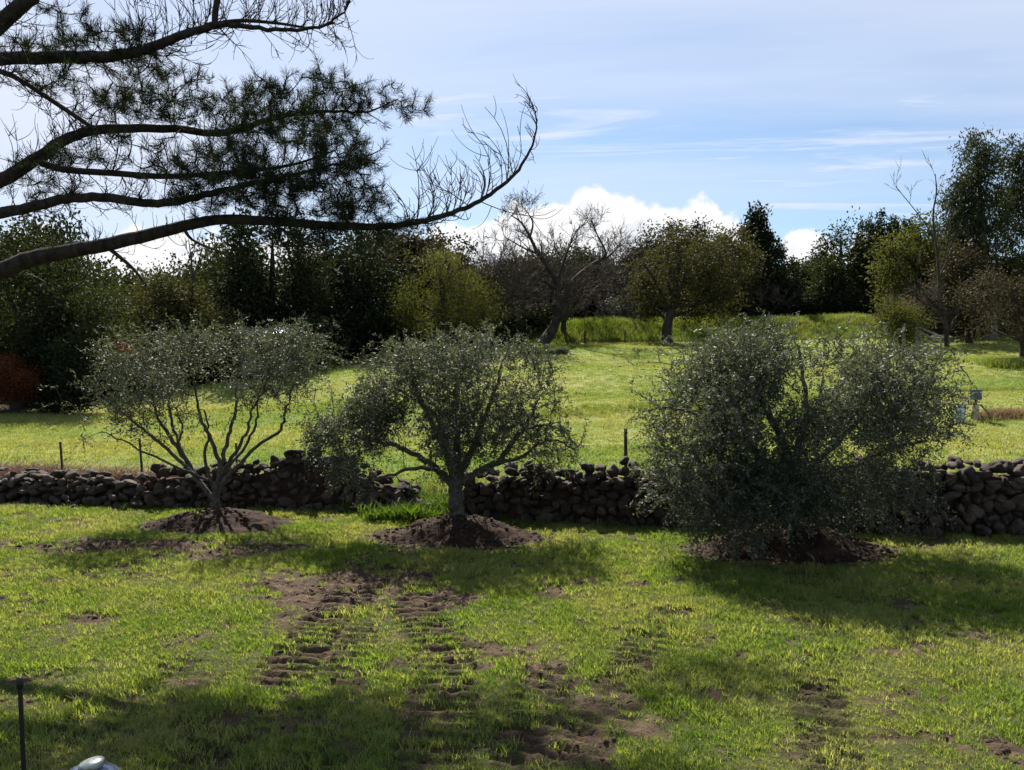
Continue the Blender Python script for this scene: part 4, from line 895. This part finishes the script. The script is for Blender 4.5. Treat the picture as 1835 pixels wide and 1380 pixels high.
for (px_, top_, hw_, D_, lm_, lb_) in [(945, 470, 70, 69, 'oak_brown', 'brownish crown filling the wood left of the gnarled tree'), (1070, 462, 62, 74, 'oak', 'green crown in the second row right of the gnarled tree'),
        (1180, 440, 60, 78, 'dark', 'dark crown standing directly behind the round-headed oak'), (1268, 452, 60, 70, 'oak_brown', 'brown-green crown between the round-headed oak and the conifer'),
        (1405, 478, 50, 79, 'oak', 'green crown on the right shoulder of the tall conifer'), (1690, 430, 60, 62, 'oak', 'dark green crown just left of the tall eucalyptus'), (395, 520, 60, 55, 'oak', 'green crown behind the small brown oak at left')]:
    tree('oak_tree', lb_, 'tree', D_, px_, crown_px(px_, (top_ + 590) / 2, hw_, (590 - top_) / 2, D_, int(px_), 8), lm_, 300, 20, 0.19, int(px_), 0.26, clump_r=0.42, group=WOOD)

# back row closing the wood: one built, the rest copies that share its meshes
def copy_tree(root, loc, yaw, scale, label, group):
    c = root.copy(); col.objects.link(c); c.location = loc; c.rotation_euler = (0, 0, yaw); c.scale = scale
    c['label'] = label; c['group'] = group
    for ch in list(root.children):
        e = ch.copy(); col.objects.link(e); e.parent = c
    return c
BACK = 'back row of the wood'; BL = 'dim tree in the back row, mostly hidden behind the nearer trees'
D0 = 84
backs = []
for i, lm in enumerate(('dark', 'oak', 'oak_brown')):
    b_ = tree('wood_tree', BL, 'tree', D0, 300 + 300 * i, crown_px(300 + 300 * i, 575, 85, 72, D0, 60 + i, 9), lm, 420, 18, 0.26, 60 + i, 0.3, clump_r=0.55, group=BACK, zfloor=0.0)
    backs.append(b_)
rb = np.random.default_rng(77)
for i, px_ in enumerate(range(-420, 2300, 88)):
    D_ = rb.uniform(74, 92); x_ = (px_ + rb.uniform(-25, 25) - CX) / F * D_; z_ = gz(x_, D_)
    src = backs[i % 3]; s_ = rb.uniform(0.85, 1.1)
    want = 497 if not (830 < px_ < 930 or 1400 < px_ < 1480 or 150 < px_ < 420) else 530
    hgt = (CAMZ + (HOR - want) / F * D_ - z_) / ((CAMZ + (HOR - 500) / F * D0) - gz(0, D0))
    copy_tree(src, (x_, D_, z_), rb.uniform(0, 6.28), (s_ * 1.15, s_ * 1.15, max(0.7, hgt)), BL, BACK)
# understorey bushes along the edge of the wood
ub = tree('understorey_bush', 'low dark bush at the foot of the wood', 'bush', 57, 900, crown_px(900, 590, 44, 30, 57, 70, 6), 'dark', 150, 16, 0.17, 70, 0.06, clump_r=0.3, group='low bushes along the foot of the wood', zfloor=0.0)
for i, px_ in enumerate([-250, -150, -60, 50, 150, 230, 300, 380, 450, 560, 640, 720, 800, 950, 1060, 1140, 1240, 1330, 1390, 1450, 1478, 1500, 1526, 1550, 1740, 1790, 1870, 1940]):
    D_ = float(np.interp(px_, *EDGE_D)) + rb.uniform(3, 6) + (9 if 950 < px_ < 1600 else 0); x_ = (px_ - CX) / F * D_
    s_ = rb.uniform(0.8, 1.25); copy_tree(ub, (x_, D_, gz(x_, D_) - 0.1), rb.uniform(0, 6.28), (s_ * 1.2, s_, s_ * rb.uniform(0.7, 1.1)), 'low dark bush at the foot of the wood', 'low bushes along the foot of the wood')

# ------------------------------------------------------------------ foreground pine, trunk just outside the left edge
pb = np.array([-9.6, 12.6, 0.0]); pb[2] = gz(*pb[:2])
pine = thing('pine_tree', 'large pine whose dark needled boughs reach in from the upper left', 'pine tree', pb)
rp = np.random.default_rng(91)
def tk(z): return np.array([pb[0] + 0.05 * z, pb[1] - 0.02 * z, z])
trunk = np.array([[*tk(-0.3), .62], [*tk(1.0), .50], [*tk(4), .44], [*tk(8), .36], [*tk(12), .24], [*tk(16), .08]])
tl = smooth_line(trunk, 6); tube_obj('trunk', [(tl[:, :3] - pb, tl[:, 3])], 14, M['bark_pine'], pine)
def bough_px(z_tr, r0, pts):
    a = tk(z_tr); rows = [[*a, r0]] + [[*P(x, y, D), rad] for x, y, D, rad in pts]
    s_ = smooth_line(np.array(rows), 6); s_[2:-1, :3] += rp.normal(size=(len(s_) - 3, 3)) * 0.006; return s_
W = 12.0 / F
B_top = bough_px(6.6, .16, [(-40, 75, 12.2, .12), (30, 15, 12.0, .105), (80, -25, 11.9, .09), (150, -90, 11.8, .06)])
B_b = bough_px(6.7, .16, [(-30, 112, 12.2, .10), (80, 104, 12.0, .088), (200, 100, 11.9, .078), (255, 90, 11.8, .07), (320, 66, 11.8, .06), (390, 45, 11.7, .05), (440, 48, 11.7, .034), (520, 55, 11.6, .026), (580, 45, 11.6, .02), (612, 25, 11.6, .014), (628, 2, 11.6, .008)])
B_bu = np.array([[*P(x, y, 11.75), rad] for x, y, rad in [(385, 46, .045), (386, 20, .042), (392, -10, .04), (410, -60, .03)]]); B_bu = smooth_line(B_bu, 5)
B_b2 = smooth_line(np.array([[*P(x, y, 11.7), rad] for x, y, rad in [(400, 40, .03), (440, 37, .026), (500, 42, .02), (560, 50, .014), (600, 40, .008)]]), 5)
B_c = bough_px(5.2, .15, [(-20, 330, 12.2, .105), (60, 287, 12.3, .09), (120, 249, 12.4, .078), (180, 232, 12.5, .07), (290, 230, 12.6, .06), (400, 238, 12.7, .05), (480, 215, 12.8, .04), (530, 204, 12.8, .03), (600, 200, 12.8, .022), (660, 200, 12.8, .015), (712, 178, 12.8, .008)])
B_c2 = smooth_line(np.array([[*P(x, y, D), rad] for x, y, D, rad in [(60, 287, 12.3, .05), (110, 303, 12.1, .048), (200, 310, 12.0, .045), (300, 316, 11.9, .04), (420, 308, 11.8, .03), (520, 296, 11.7, .02), (600, 270, 11.7, .01)]]), 6)
B_d = bough_px(4.9, .14, [(-20, 384, 12.0, .085), (60, 371, 11.8, .072), (120, 356, 11.7, .066), (190, 354, 11.6, .062), (270, 365, 11.5, .056), (340, 356, 11.4, .05), (420, 336, 11.4, .04), (500, 318, 11.3, .03), (580, 300, 11.3, .018), (640, 285, 11.3, .01)])
B_e = bough_px(4.1, .22, [(-30, 492, 12.4, .135), (60, 462, 12.2, .115), (150, 446, 12.0, .10), (250, 425, 11.8, .09), (330, 405, 11.7, .078), (400, 393, 11.6, .07), (520, 399, 11.4, .06), (640, 406, 11.2, .05), (720, 403, 11.0, .042), (800, 385, 10.9, .034), (860, 360, 10.8, .028), (915, 320, 10.7, .022), (950, 270, 10.6, .015), (962, 222, 10.6, .010), (956, 195, 10.6, .007), (940, 182, 10.6, .005)])
B_f = smooth_line(np.array([[*P(x, y, 12.0), rad] for x, y, rad in [(-20, 122, .04), (30, 140, .036), (100, 185, .034), (170, 232, .03)]]), 5)
B_g = smooth_line(np.array([[*P(x, y, D), rad] for x, y, D, rad in [(195, 445, 11.9, .03), (235, 478, 11.8, .024), (262, 510, 11.7, .014)]]), 4)
B_h = smooth_line(np.array([[*P(x, y, D), rad] for x, y, D, rad in [(328, 408, 11.7, .026), (345, 430, 11.6, .018), (385, 448, 11.5, .014), (424, 466, 11.5, .008)]]), 4)
B_i = smooth_line(np.array([[*P(x, y, D), rad] for x, y, D, rad in [(480, 398, 11.4, .022), (530, 425, 11.3, .016), (570, 450, 11.3, .008)]]), 4)
def up_bough(z_tr, pts, r0):
    s_ = smooth_line(np.array([[*tk(z_tr), r0]] + [[*p, r0 * k] for p, k in pts]), 6); return s_
U = [up_bough(9.6, [((-6.5, 15, 11.2), .7), ((-3.2, 17.8, 12.3), .45), ((-0.6, 19.4, 12.8), .2)], .15),  # unseen upper boughs; the longest are added to shade the lawn
     up_bough(10.4, [((-7, 14, 11.7), .7), ((-5, 16.4, 12.8), .4), ((-3.5, 18, 13.0), .15)], .13),
     up_bough(11.2, [((-9, 14.5, 12), .7), ((-8, 16.5, 12.6), .3)], .12), up_bough(12.5, [((-11, 12, 13), .7), ((-12.5, 11.5, 13.4), .3)], .1),
     up_bough(13.5, [((-8, 11, 14), .7), ((-6.5, 10.5, 14.3), .3)], .09), up_bough(9.0, [((-12, 12.5, 9.6), .7), ((-14, 12, 10), .3)], .13),
     up_bough(7.5, [((-11, 10, 8), .7), ((-12, 8, 8.3), .3)], .12)]
boughs = [B_top, B_b, B_bu, B_b2, B_c, B_c2, B_d, B_e, B_f, B_g, B_h, B_i] + U
for b_ in boughs: tube_obj('bough', [(b_[:, :3] - pb, b_[:, 3])], 9, M['bark_pine'], pine)
# needle-bearing shoots: zones in the picture with depth, joined to the nearest bough
def zone(n, poly, d0, d1):
    n = int(n * 1.75)
    x0, y0, x1, y1 = poly; m_ = max(2, n // 7); o_ = []
    for _ in range(m_):
        a = rp.uniform(0, 6.283); e = math.sqrt(rp.uniform()) * 1.1
        c_ = P((x0 + x1) / 2 + (x1 - x0) / 2 * e * math.cos(a), (y0 + y1) / 2 + (y1 - y0) / 2 * e * math.sin(a), rp.uniform(d0, d1))
        o_.append(c_ + rp.normal(size=(int(rp.integers(3, 11)), 3)) * (0.20, 0.2, 0.06))
    return np.concatenate(o_)
Z_ = [zone(80, (370, 160, 540, 235), 12.0, 13.6), zone(95, (470, 132, 650, 222), 12.0, 13.6), zone(24, (610, 150, 728, 212), 12.5, 13.1),
      zone(120, (380, 225, 650, 320), 11.0, 13.1), zone(110, (430, 300, 690, 400), 10.8, 12.2), zone(50, (540, 360, 760, 432), 10.7, 11.7),
      zone(60, (280, 240, 480, 345), 11.2, 12.9), zone(60, (180, 120, 420, 225), 11.8, 13.0), zone(45, (-10, 20, 160, 100), 11.6, 12.6),
      zone(75, (30, 105, 340, 215), 11.6, 12.9), zone(26, (160, 50, 280, 100), 11.6, 12.3), zone(60, (80, 240, 400, 360), 11.2, 12.4), zone(30, (260, 320, 500, 376), 11.1, 11.9),
      zone(16, (480, 400, 640, 450), 10.9, 11.6), zone(20, (0, 300, 160, 370), 11.8, 12.4)]
tz = np.concatenate(Z_)
up_t = np.concatenate([np.array([-0.9, 19.4, 12.8]) + rp.normal(size=(120, 3)) * (0.5, 0.32, 0.16), np.array([-2.9, 18.4, 12.6]) + rp.normal(size=(130, 3)) * (0.5, 0.34, 0.16),  # needle clusters above the frame, added to cast patches of shade on the lawn
                       np.array([-5.6, 17.0, 12.8]) + rp.normal(size=(90, 3)) * (0.5, 0.4, 0.2), np.array([-1.9, 17.6, 12.9]) + rp.normal(size=(70, 3)) * (0.35, 0.25, 0.14),
np.array([-8, 15.5, 12.4]) + rp.normal(size=(50, 3)) * (0.8, 0.8, 0.3),
                       np.array([-12, 11.8, 12.8]) + rp.normal(size=(50, 3)) * (1.0, 0.8, 0.5), np.array([-8.6, 12, 15]) + rp.normal(size=(90, 3)) * (1.1, 1.1, 0.8), np.array([-13, 11.5, 9.6]) + rp.normal(size=(50, 3)) * (0.9, 0.8, 0.4)])
bn = np.concatenate([b_[6:, :3] for b_ in boughs])
tall = np.concatenate([tz, up_t])
tw, dr_ = grow(bn, tall, -0.06, rp, 0.2, 4)
lines = [(p - pb, np.linspace(0.012, 0.005, len(p))) for p in tw]
def curl(a, dv, L, bendv, rad, n=6):
    """a shoot that starts along dv and curls toward bendv"""
    p = [np.array(a)]; dv = dv / np.linalg.norm(dv); st = L / n
    for i in range(n):
        dv = dv + bendv * (0.14 + 0.13 * i); dv = dv / np.linalg.norm(dv); p.append(p[-1] + dv * st)
    return (np.array(p) - pb, np.linspace(rad, rad * 0.45, n + 1))
def fringe(b_, i0, i1, n, Lr, upw=0.8, lean=0.3, sub=2, rad=0.009, both=0.3):
    """bare curling twigs along a bough, each with smaller twigs"""
    for _ in range(n):
        j = int(rp.integers(i0, min(i1, len(b_) - 1))); a = b_[j, :3]; t_ = b_[j, :3] - b_[j - 1, :3]; t_ = t_ / np.linalg.norm(t_)
        sgn = -0.6 if rp.uniform() < both else 1.0
        dv = t_ * rp.uniform(0.2, 0.9) + np.array([0, 0, upw * sgn]) + rp.normal(size=3) * (0.25, 0.5, 0.2)
        L = rp.uniform(*Lr); hook = np.array([-lean * rp.uniform(0.3, 1.4), rp.normal() * 0.15, 0.55 * rp.uniform(0.2, 1.0)])
        c_ = curl(a, dv, L, hook, rad); lines.append(c_); pts = c_[0] + pb
        for k in range(sub + int(rp.integers(0, 3))):
            jj = int(rp.integers(1, 6)); dv2 = (pts[jj] - pts[jj - 1]) / (L / 6) + rp.normal(size=3) * (0.8, 0.7, 0.6)
            lines.append(curl(pts[jj], dv2, L * rp.uniform(0.3, 0.6), np.array([-0.2, 0, 0.6]) * rp.uniform(0.2, 1.0) + rp.normal(size=3) * 0.15, rad * 0.7))
nE = len(B_e)
fringe(B_e, int(nE * 0.56), int(nE * 0.76), 32, (0.35, 1.05), 0.9, 0.55, 3, 0.008, 0.16)
fringe(B_e, int(nE * 0.72), int(nE * 0.97), 20, (0.18, 0.42), 0.6, 0.8, 1, 0.006, 0.3)
fringe(B_b, int(len(B_b) * 0.5), int(len(B_b) * 0.98), 44, (0.25, 0.7), 0.8, 0.3, 4, 0.007, 0.35)
fringe(B_b2, 3, len(B_b2), 30, (0.25, 0.6), 0.9, 0.2, 4, 0.007, 0.3)
fringe(B_b, 6, int(len(B_b) * 0.6), 75, (0.3, 0.9), 0.7, 0.4, 4, 0.008, 0.5)
fringe(B_c, 6, int(len(B_c) * 0.9), 80, (0.25, 0.7), 0.7, 0.4, 3, 0.008, 0.5)
fringe(B_c2, 3, len(B_c2), 65, (0.25, 0.7), 0.7, 0.3, 4, 0.008, 0.6)
fringe(B_d, 6, len(B_d), 80, (0.2, 0.6), 0.6, 0.3, 3, 0.007, 0.5)
fringe(B_e, 10, int(nE * 0.66), 50, (0.2, 0.55), 0.5, 0.3, 3, 0.007, 0.65)
fringe(B_top, 6, len(B_top), 30, (0.3, 0.8), 0.5, 0.3, 4, 0.008, 0.5)
fringe(B_f, 2, len(B_f), 34, (0.3, 0.7), 0.7, 0.3, 4, 0.008, 0.5)
tag(tube_obj('twigs', lines, 3, M['bark_pine'], pine), kind='stuff')
nn = len(tall); per = 52
axis = dr_ * 0.8 + unit(nn, rp) * 0.35 + np.array([0, 0, 0.45]); axis /= np.linalg.norm(axis, axis=1, keepdims=True)
u = rp.uniform(-0.16, 0.03, (nn, per, 1)); pos = tall[:, None, :] + axis[:, None, :] * u
ax = axis[:, None, :] * rp.uniform(0.35, 1.2, (nn, per, 1)) + unit(nn * per, rp).reshape(nn, per, 3) * 0.75
v, q = leaves(pos.reshape(-1, 3) - pb, ax.reshape(-1, 3), rp.uniform(0.09, 0.17, nn * per), 0.0068, rp, 0.06)
obj('needles', mesh_arr('pine_needles', v, [q]), M['needle'], pine)

# ------------------------------------------------------------------ brush, weeds and dry grass round the wall
X, Y = grass_points(9000, -13, -4.5, 17.5, 20.5, lambda X, Y: sstep(0.5, 0.7, Y - wall_y(X)) * sstep(1.7, 1.2, Y - wall_y(X)) * (X < -6.2) * (0.4 + 0.6 * sstep(0.4, 0.6, fbm(X, Y, 2, 7))), rg)
scatter('dry_brush', np.stack([X, Y, ground(X, Y)], -1), rg.uniform(0.8, 1.7, len(X)), rg.uniform(0, 6.283, len(X)), rg.integers(0, 4, len(X)),
        [(tuft(500 + i, 9, 0.34, 0.14, 0.014, 1.3), M['brush']) for i in range(4)], 'reddish-brown dry brush piled behind the low left wall')
X, Y = grass_points(2600, -3.3, -0.6, 15.6, 18.6, lambda X, Y: 0.9 * sstep(0.45, 0.6, fbm(X * 1.4, Y * 1.4, 2, 17) + 0.1) * (Y < wall_y(X) + 0.9) * (in_mound(X, Y) > 1.05), rg)
scatter('weeds', np.stack([X, Y, ground(X, Y)], -1), rg.uniform(0.5, 1.3, len(X)), rg.uniform(0, 6.283, len(X)), rg.integers(0, 4, len(X)),
        [(tuft(520 + i, 12, 0.30, 0.10, 0.030, 0.8), M['weed']) for i in range(4)], 'leafy green weeds growing in the gap between the walls')
X, Y = grass_points(2600, -12.5, -8.6, 16.8, 18.6, lambda X, Y: sstep(1.25, 0.7, np.hypot((X - gp(20, 905)[0]) / 1.4, (Y - gp(20, 905)[1]) / 0.55)), rg)
Xb, Yb = grass_points(900, -2.4, -0.9, 16.2, 17.8, lambda X, Y: sstep(1.2, 0.6, np.hypot((X - gp(770, 893)[0]) / 0.55, (Y - gp(770, 893)[1]) / 0.4)), rg)
X = np.concatenate([X, Xb]); Y = np.concatenate([Y, Yb])
scatter('leaf_litter', np.stack([X, Y, ground(X, Y, True) + 0.01], -1), rg.uniform(0.5, 1.2, len(X)), rg.uniform(0, 6.283, len(X)), rg.integers(0, 4, len(X)),
        [(tuft(540 + i, 7, 0.035, 0.07, 0.035, 2.0), M['straw']) for i in range(4)], 'pinkish dry leaf litter lying at the foot of the wall')

def post(label, px, y0, y1, wd, group, m='post', name='fence_post', D=None):
    g_ = G(px[0], y1) if D is None else np.array([(px[0] - CX) / F * D, D, 0])
    g_[2] = gz(g_[0], g_[1]); tp_ = P(px[1], y0, g_[1])
    root = thing(name, label, 'fence post', g_, group); H = tp_ - g_
    # a T-section steel post: flange and web
    def bar(nm, w_, d_, off):
        c = np.array([[-w_, -d_, 0], [w_, -d_, 0], [w_, d_, 0], [-w_, d_, 0]]) / 2 + np.array([0, off, 0])
        v_ = np.concatenate([c + np.array([0, 0, -0.3]), c + H]); f_ = np.array([[0, 1, 5, 4], [1, 2, 6, 5], [2, 3, 7, 6], [3, 0, 4, 7], [4, 5, 6, 7]])
        obj(nm, mesh_arr(nm, v_, [f_]), M[m], root)
    bar('flange', wd, wd * 0.25, 0); bar('web', wd * 0.25, wd * 0.8, wd * 0.525)
FP = 'steel posts behind the stone wall'
post('leftmost dark steel post behind the low stone wall', (112, 108), 792, 860, 0.05, FP, D=19.2)
post('steel post rising behind the wall left of the left olive stems', (256, 250), 785, 860, 0.05, FP, D=18.7)
post('short steel post seen between the stems of the left olive', (425, 423), 794, 850, 0.045, FP, D=18.6)
post('dark steel post on the wall between the middle and right olives', (1123, 1121), 768, 850, 0.065, FP, D=16.7)
FF = 'small far posts along the top of the meadow'
for i, (px_, y0, y1, lb) in enumerate([(1048, 594, 617, 'tiny far post right of the gnarled tree'), (1120, 591, 614, 'tiny far post left of the round-headed oak'), (1268, 596, 612, 'tiny pale far post right of the round-headed oak')]):
    post(lb, (px_, px_), y0, y1, 0.10, FF, 'timber_grey' if i == 2 else 'post')

# ------------------------------------------------------------------ gate at the right
def box(c, s, rz=0.0):
    c = np.asarray(c, float); s = np.asarray(s, float) / 2; v_ = np.array([[x, y, z] for z in (-1, 1) for y in (-1, 1) for x in (-1, 1)]) * s
    ca, sa = math.cos(rz), math.sin(rz); v_ = np.stack([v_[:, 0] * ca - v_[:, 1] * sa, v_[:, 0] * sa + v_[:, 1] * ca, v_[:, 2]], -1) + c
    return v_, np.array([[0, 2, 3, 1], [4, 5, 7, 6], [0, 1, 5, 4], [2, 6, 7, 3], [0, 4, 6, 2], [1, 3, 7, 5]])
def box_obj(name, c, s, m, parent, rz=0.0):
    v_, f_ = box(c, s, rz); o = obj(name, mesh_arr(name, v_, [f_]), m, parent)
    bv = o.modifiers.new('bevel', 'BEVEL'); bv.width = min(s) * 0.12; bv.segments = 2; return o
g_ = G(1643, 642); gate = thing('farm_gate', 'weathered grey gate sagging from its post behind the right olive', 'gate', g_)
box_obj('gate_post', (0, 0, 0.75), (0.17, 0.17, 1.9), M['timber_grey'], gate)
for i in range(5):
    z_ = 0.42 + i * 0.27; e0 = np.array([0.11, -0.02, z_ + 0.12]); e1 = np.array([1.0, -0.35, z_ - 0.36])
    tube_obj('rail', [(np.linspace(e0, e1, 3), np.full(3, 0.05))], 6, M['timber_grey'], gate)
box_obj('end_stile', (1.06, -0.37, 0.55), (0.09, 0.09, 1.3), M['timber_grey'], gate, -0.35)
# dark rails and boards under the right trees
g_ = G(1725, 603); fen = thing('rail_fence', 'dark low rail fence under the trees at the right', 'fence', g_)
for i in range(6):
    x_ = -2.2 + i * 1.7; box_obj('post', (x_, 0, gz(g_[0] + x_, g_[1]) - g_[2] + 0.35), (0.14, 0.14, 1.1), M['timber_dark'], fen)
for z_ in (0.3, 0.62):
    pts = np.array([[x_, 0, gz(g_[0] + x_, g_[1]) - g_[2] + z_] for x_ in np.linspace(-2.3, 6.4, 8)]); tube_obj('rail', [(pts, np.full(8, 0.085))], 6, M['timber_dark'], fen)

# ------------------------------------------------------------------ well head
wl = G(1748, 752); well = thing('well_head', 'blue-grey control box on a pale standpipe beside the right olive', 'well head', wl)
k = wl[1] / F
def lathe(name, prof, m, parent, loc=(0, 0, 0), n=20, tilt=None):
    a = np.arange(n) * 2 * np.pi / n; p = np.asarray(prof, float)
    v_ = np.stack([p[:, 0, None] * np.cos(a), p[:, 0, None] * np.sin(a), np.repeat(p[:, 1, None], n, 1)], -1).reshape(-1, 3)
    i = np.arange(len(p) - 1)[:, None] * n; j = np.arange(n)[None, :]
    q_ = np.stack([i + j, i + (j + 1) % n, i + n + (j + 1) % n, i + n + j], -1).reshape(-1, 4)
    o = obj(name, mesh_arr(name, v_, [q_], True), m, parent, loc)
    if tilt: o.rotation_euler = tilt
    return o
lathe('standpipe', [(0.0, -0.1), (0.10, -0.1), (0.095, 0.40), (0.10, 0.41), (0.10, 0.44), (0.0, 0.44)], M['concrete'], well)
lathe('riser', [(0.035, 0.43), (0.035, 0.62), (0, 0.62)], M['black'], well)
bx = box_obj('control_box', (0, 0, 0.74), (0.30, 0.18, 0.28), M['blue_box'], well)
box_obj('lid', (0, 0, 0.155 + 0.74), (0.34, 0.22, 0.03), M['blue_box'], bx)
tube_obj('pipe', [(np.array([[0, 0, 0.46], [-0.2, 0, 0.47], [-0.3, 0, 0.46], [-0.32, 0, 0.30]]), np.full(4, 0.022))], 6, M['black'], well)
tube_obj('pipe', [(np.array([[0, 0, 0.46], [0.2, 0.05, 0.42], [0.4, 0.08, 0.22], [0.55, 0.1, 0.1]]), np.full(4, 0.022))], 6, M['black'], well)
tk_ = G(1720, 757); tank = lathe('pressure_tank', [(0.0, -0.05), (0.13, -0.05), (0.145, 0.08), (0.145, 0.40), (0.12, 0.50), (0.06, 0.55), (0.0, 0.56)], M['galv'], None, tk_)
tag(tank, 'small grey rounded tank left of the blue control box', 'tank')
X = wl[0] + rg.normal(0.95, 0.42, 260); Y = wl[1] + rg.normal(0.15, 0.18, 260)
scatter('dry_weeds', np.stack([X, Y, ground(X, Y)], -1), rg.uniform(0.6, 1.3, 260), rg.uniform(0, 6.283, 260), rg.integers(0, 3, 260), [(tuft(560 + i, 10, 0.22, 0.10, 0.012, 0.9), M['straw']) for i in range(3)], 'clump of dry pale weeds right of the control box')
wm = G(1812, 655); X = wm[0] + rg.normal(0, 0.55, 420); Y = wm[1] + rg.normal(0, 0.4, 420)
scatter('weed_clump', np.stack([X, Y, ground(X, Y)], -1), rg.uniform(0.6, 1.5, 420), rg.uniform(0, 6.283, 420), rg.integers(0, 3, 420), [(tuft(570 + i, 12, 0.28, 0.12, 0.016, 0.8), M['grass_tall']) for i in range(3)], 'clump of dark weeds at the foot of the small right tree')

# ------------------------------------------------------------------ sheds, boards and rubble at the edge of the wood
p0 = G(618, 645); pf = thing('plank_fence', 'dark board fence at the edge of the wood behind the left olive', 'fence', p0 + np.array([0, 1.2, 0.05]))
zb = gz(p0[0], p0[1] + 1.2) - (p0[2] + 0.05)
for i in range(9):
    box_obj('board', (-0.95 + i * 0.235, 0.02 * (i % 2), zb + 0.55 + 0.02 * ((i * 7) % 3)), (0.215, 0.04, 1.4), M['timber_dark'], pf)
box_obj('rail', (0, 0.07, zb + 0.9), (2.1, 0.07, 0.09), M['timber_dark'], pf)
p0 = G(680, 652); wt = thing('wooden_bench', 'brown wooden trestle table at the edge of the wood above the middle olive', 'table', p0)
for i in range(3): box_obj('board', (0.05, -0.25 + i * 0.25, 0.86), (2.3, 0.22, 0.06), M['timber'], wt)
for sx in (-0.9, 0.9):
    for sy in (-0.24, 0.24): box_obj('leg', (sx, sy, 0.38), (0.10, 0.09, 0.9), M['timber'], wt)
    box_obj('brace', (sx, 0, 0.45), (0.07, 0.5, 0.08), M['timber'], wt)
def shed(label, px, py, D, wd, dp, h, roof_m, wall_m, yaw):
    b_ = np.array([(px - CX) / F * D, D, 0]); b_[2] = gz(b_[0], b_[1]); s_ = thing('shed', label, 'shed', b_); s_.rotation_euler = (0, 0, yaw)
    box_obj('wall', (0, 0, h / 2), (wd, dp, h), M[wall_m], s_)
    o1 = box_obj('roof', (0, 0, h + 0.22), (wd + 0.4, dp + 0.4, 0.07), M[roof_m], s_); o1.rotation_euler = (math.radians(9), 0, 0); o1.location = (0, 0, 0)
    box_obj('door', (wd * 0.2, -dp / 2 - 0.02, h * 0.45), (0.8, 0.05, h * 0.85), M['timber_dark'], s_)
    return s_
shed('white shed glimpsed through the trees right of the skyline gap', 1503, 540, 78, 1.7, 2.0, P(1503, 533, 78)[2] - gz((1503 - CX) / F * 78, 78), 'white', 'white', 0.2)
zr = P(478, 596, 47)[2]; b0 = gz((478 - CX) / F * 47, 47)
shed('pale metal-roofed shed glimpsed through the top of the left olive', 478, 600, 47, 2.6, 2.2, max(1.2, zr - b0 - 0.1), 'galv', 'timber_grey', 0.1)
p0 = G(975, 634)
for i in range(7):
    s_ = rb.uniform(0.16, 0.42); x_ = p0[0] + (i - 3) * 0.36; y_ = p0[1] + rb.normal() * 0.3
    o = bpy.data.objects.new('rock', STONES[i]); col.objects.link(o); o.location = (x_, y_, gz(x_, y_) + s_ * 0.3); o.scale = (s_, s_, s_); o.rotation_euler = (0.2, 0.1, i)
    tag(o, 'grey rock in the small heap below the gnarled tree', 'rock', 'rock heap below the gnarled tree')

# ------------------------------------------------------------------ small things in the foreground
s_ = smooth_line(np.array([[*G(742, 934), .014], [*G(765, 928), .014], [*G(788, 916), .014], [*G(803, 902), .014], [*G(808, 893), .014], [*G(800, 888), .014]]), 6)
s_[:, 2] += 0.03; hs = tube_obj('garden_hose', [(s_[:, :3], s_[:, 3])], 7, M['hose']); tag(hs, 'pale green hose curving on the ground left of the middle olive trunk', 'hose')
tg = P(1412, 945, 12.9); tg_o = thing('plant_tag', 'small white tag on a stick at the foot of the right olive', 'tag', (tg[0], tg[1], gz(tg[0], tg[1]) + 0.2))
hz_ = tg[2] - tg_o.location[2]
tube_obj('stick', [(np.array([[0, 0, -0.1], [0.01, 0, hz_ * 0.6], [0.03, 0, hz_]]), np.full(3, 0.008))], 5, M['timber_grey'], tg_o)
v_, f_ = box((0.03, -0.012, hz_), (0.05, 0.006, 0.11)); pt = obj('label_card', mesh_arr('label_card', v_, [f_]), M['white'], tg_o); pt.rotation_euler = (0, math.radians(0), 0)
# black rod at the left
ra, rb_ = gp(46, 1450), P(35, 1214, 5.6)
rod = thing('garden_stake', 'thin black rod with a knobbed tip at the lower left', 'stake', (ra[0], 5.62, gz(ra[0], 5.62)))
base_ = np.array([P(47, 1440, 5.62)[0], 5.62, -0.2]); bz = np.array(rod.location)
tube_obj('shaft', [(np.linspace(base_ - bz, rb_ - bz, 6), np.full(6, 0.0145))], 10, M['black'], rod)
dirv = (rb_ - base_) / np.linalg.norm(rb_ - base_)
kp = np.array([rb_ - dirv * 0.075, rb_ - dirv * 0.065, rb_ - dirv * 0.01, rb_, rb_ + dirv * 0.002]) - bz
tube_obj('knob', [(kp, np.array([.015, .021, .021, .016, .002]))], 10, M['black'], rod)
# blue-grey drum with a pale cap
cl = P(160, 1362, 5.0); dr = thing('metal_canister', 'glossy blue-grey domed canister with a pale cap at the bottom edge', 'canister', (cl[0], 5.0, gz(cl[0], 5.0)))
ch = cl[2] - dr.location[2] - 0.02
lathe('body', [(0, -0.02), (0.19, -0.02), (0.20, 0.03), (0.20, ch - 0.17), (0.195, ch - 0.13), (0.165, ch - 0.075), (0.11, ch - 0.035), (0.05, ch - 0.015), (0, ch - 0.012)], M['steel_blue'], dr, n=40)
lathe('cap', [(0.0, -0.025), (0.062, -0.025), (0.070, -0.015), (0.072, 0.004), (0.066, 0.014), (0.03, 0.022), (0, 0.023)], M['cap'], dr, (0.015, 0, ch), 32, (0, math.radians(-9), 0))
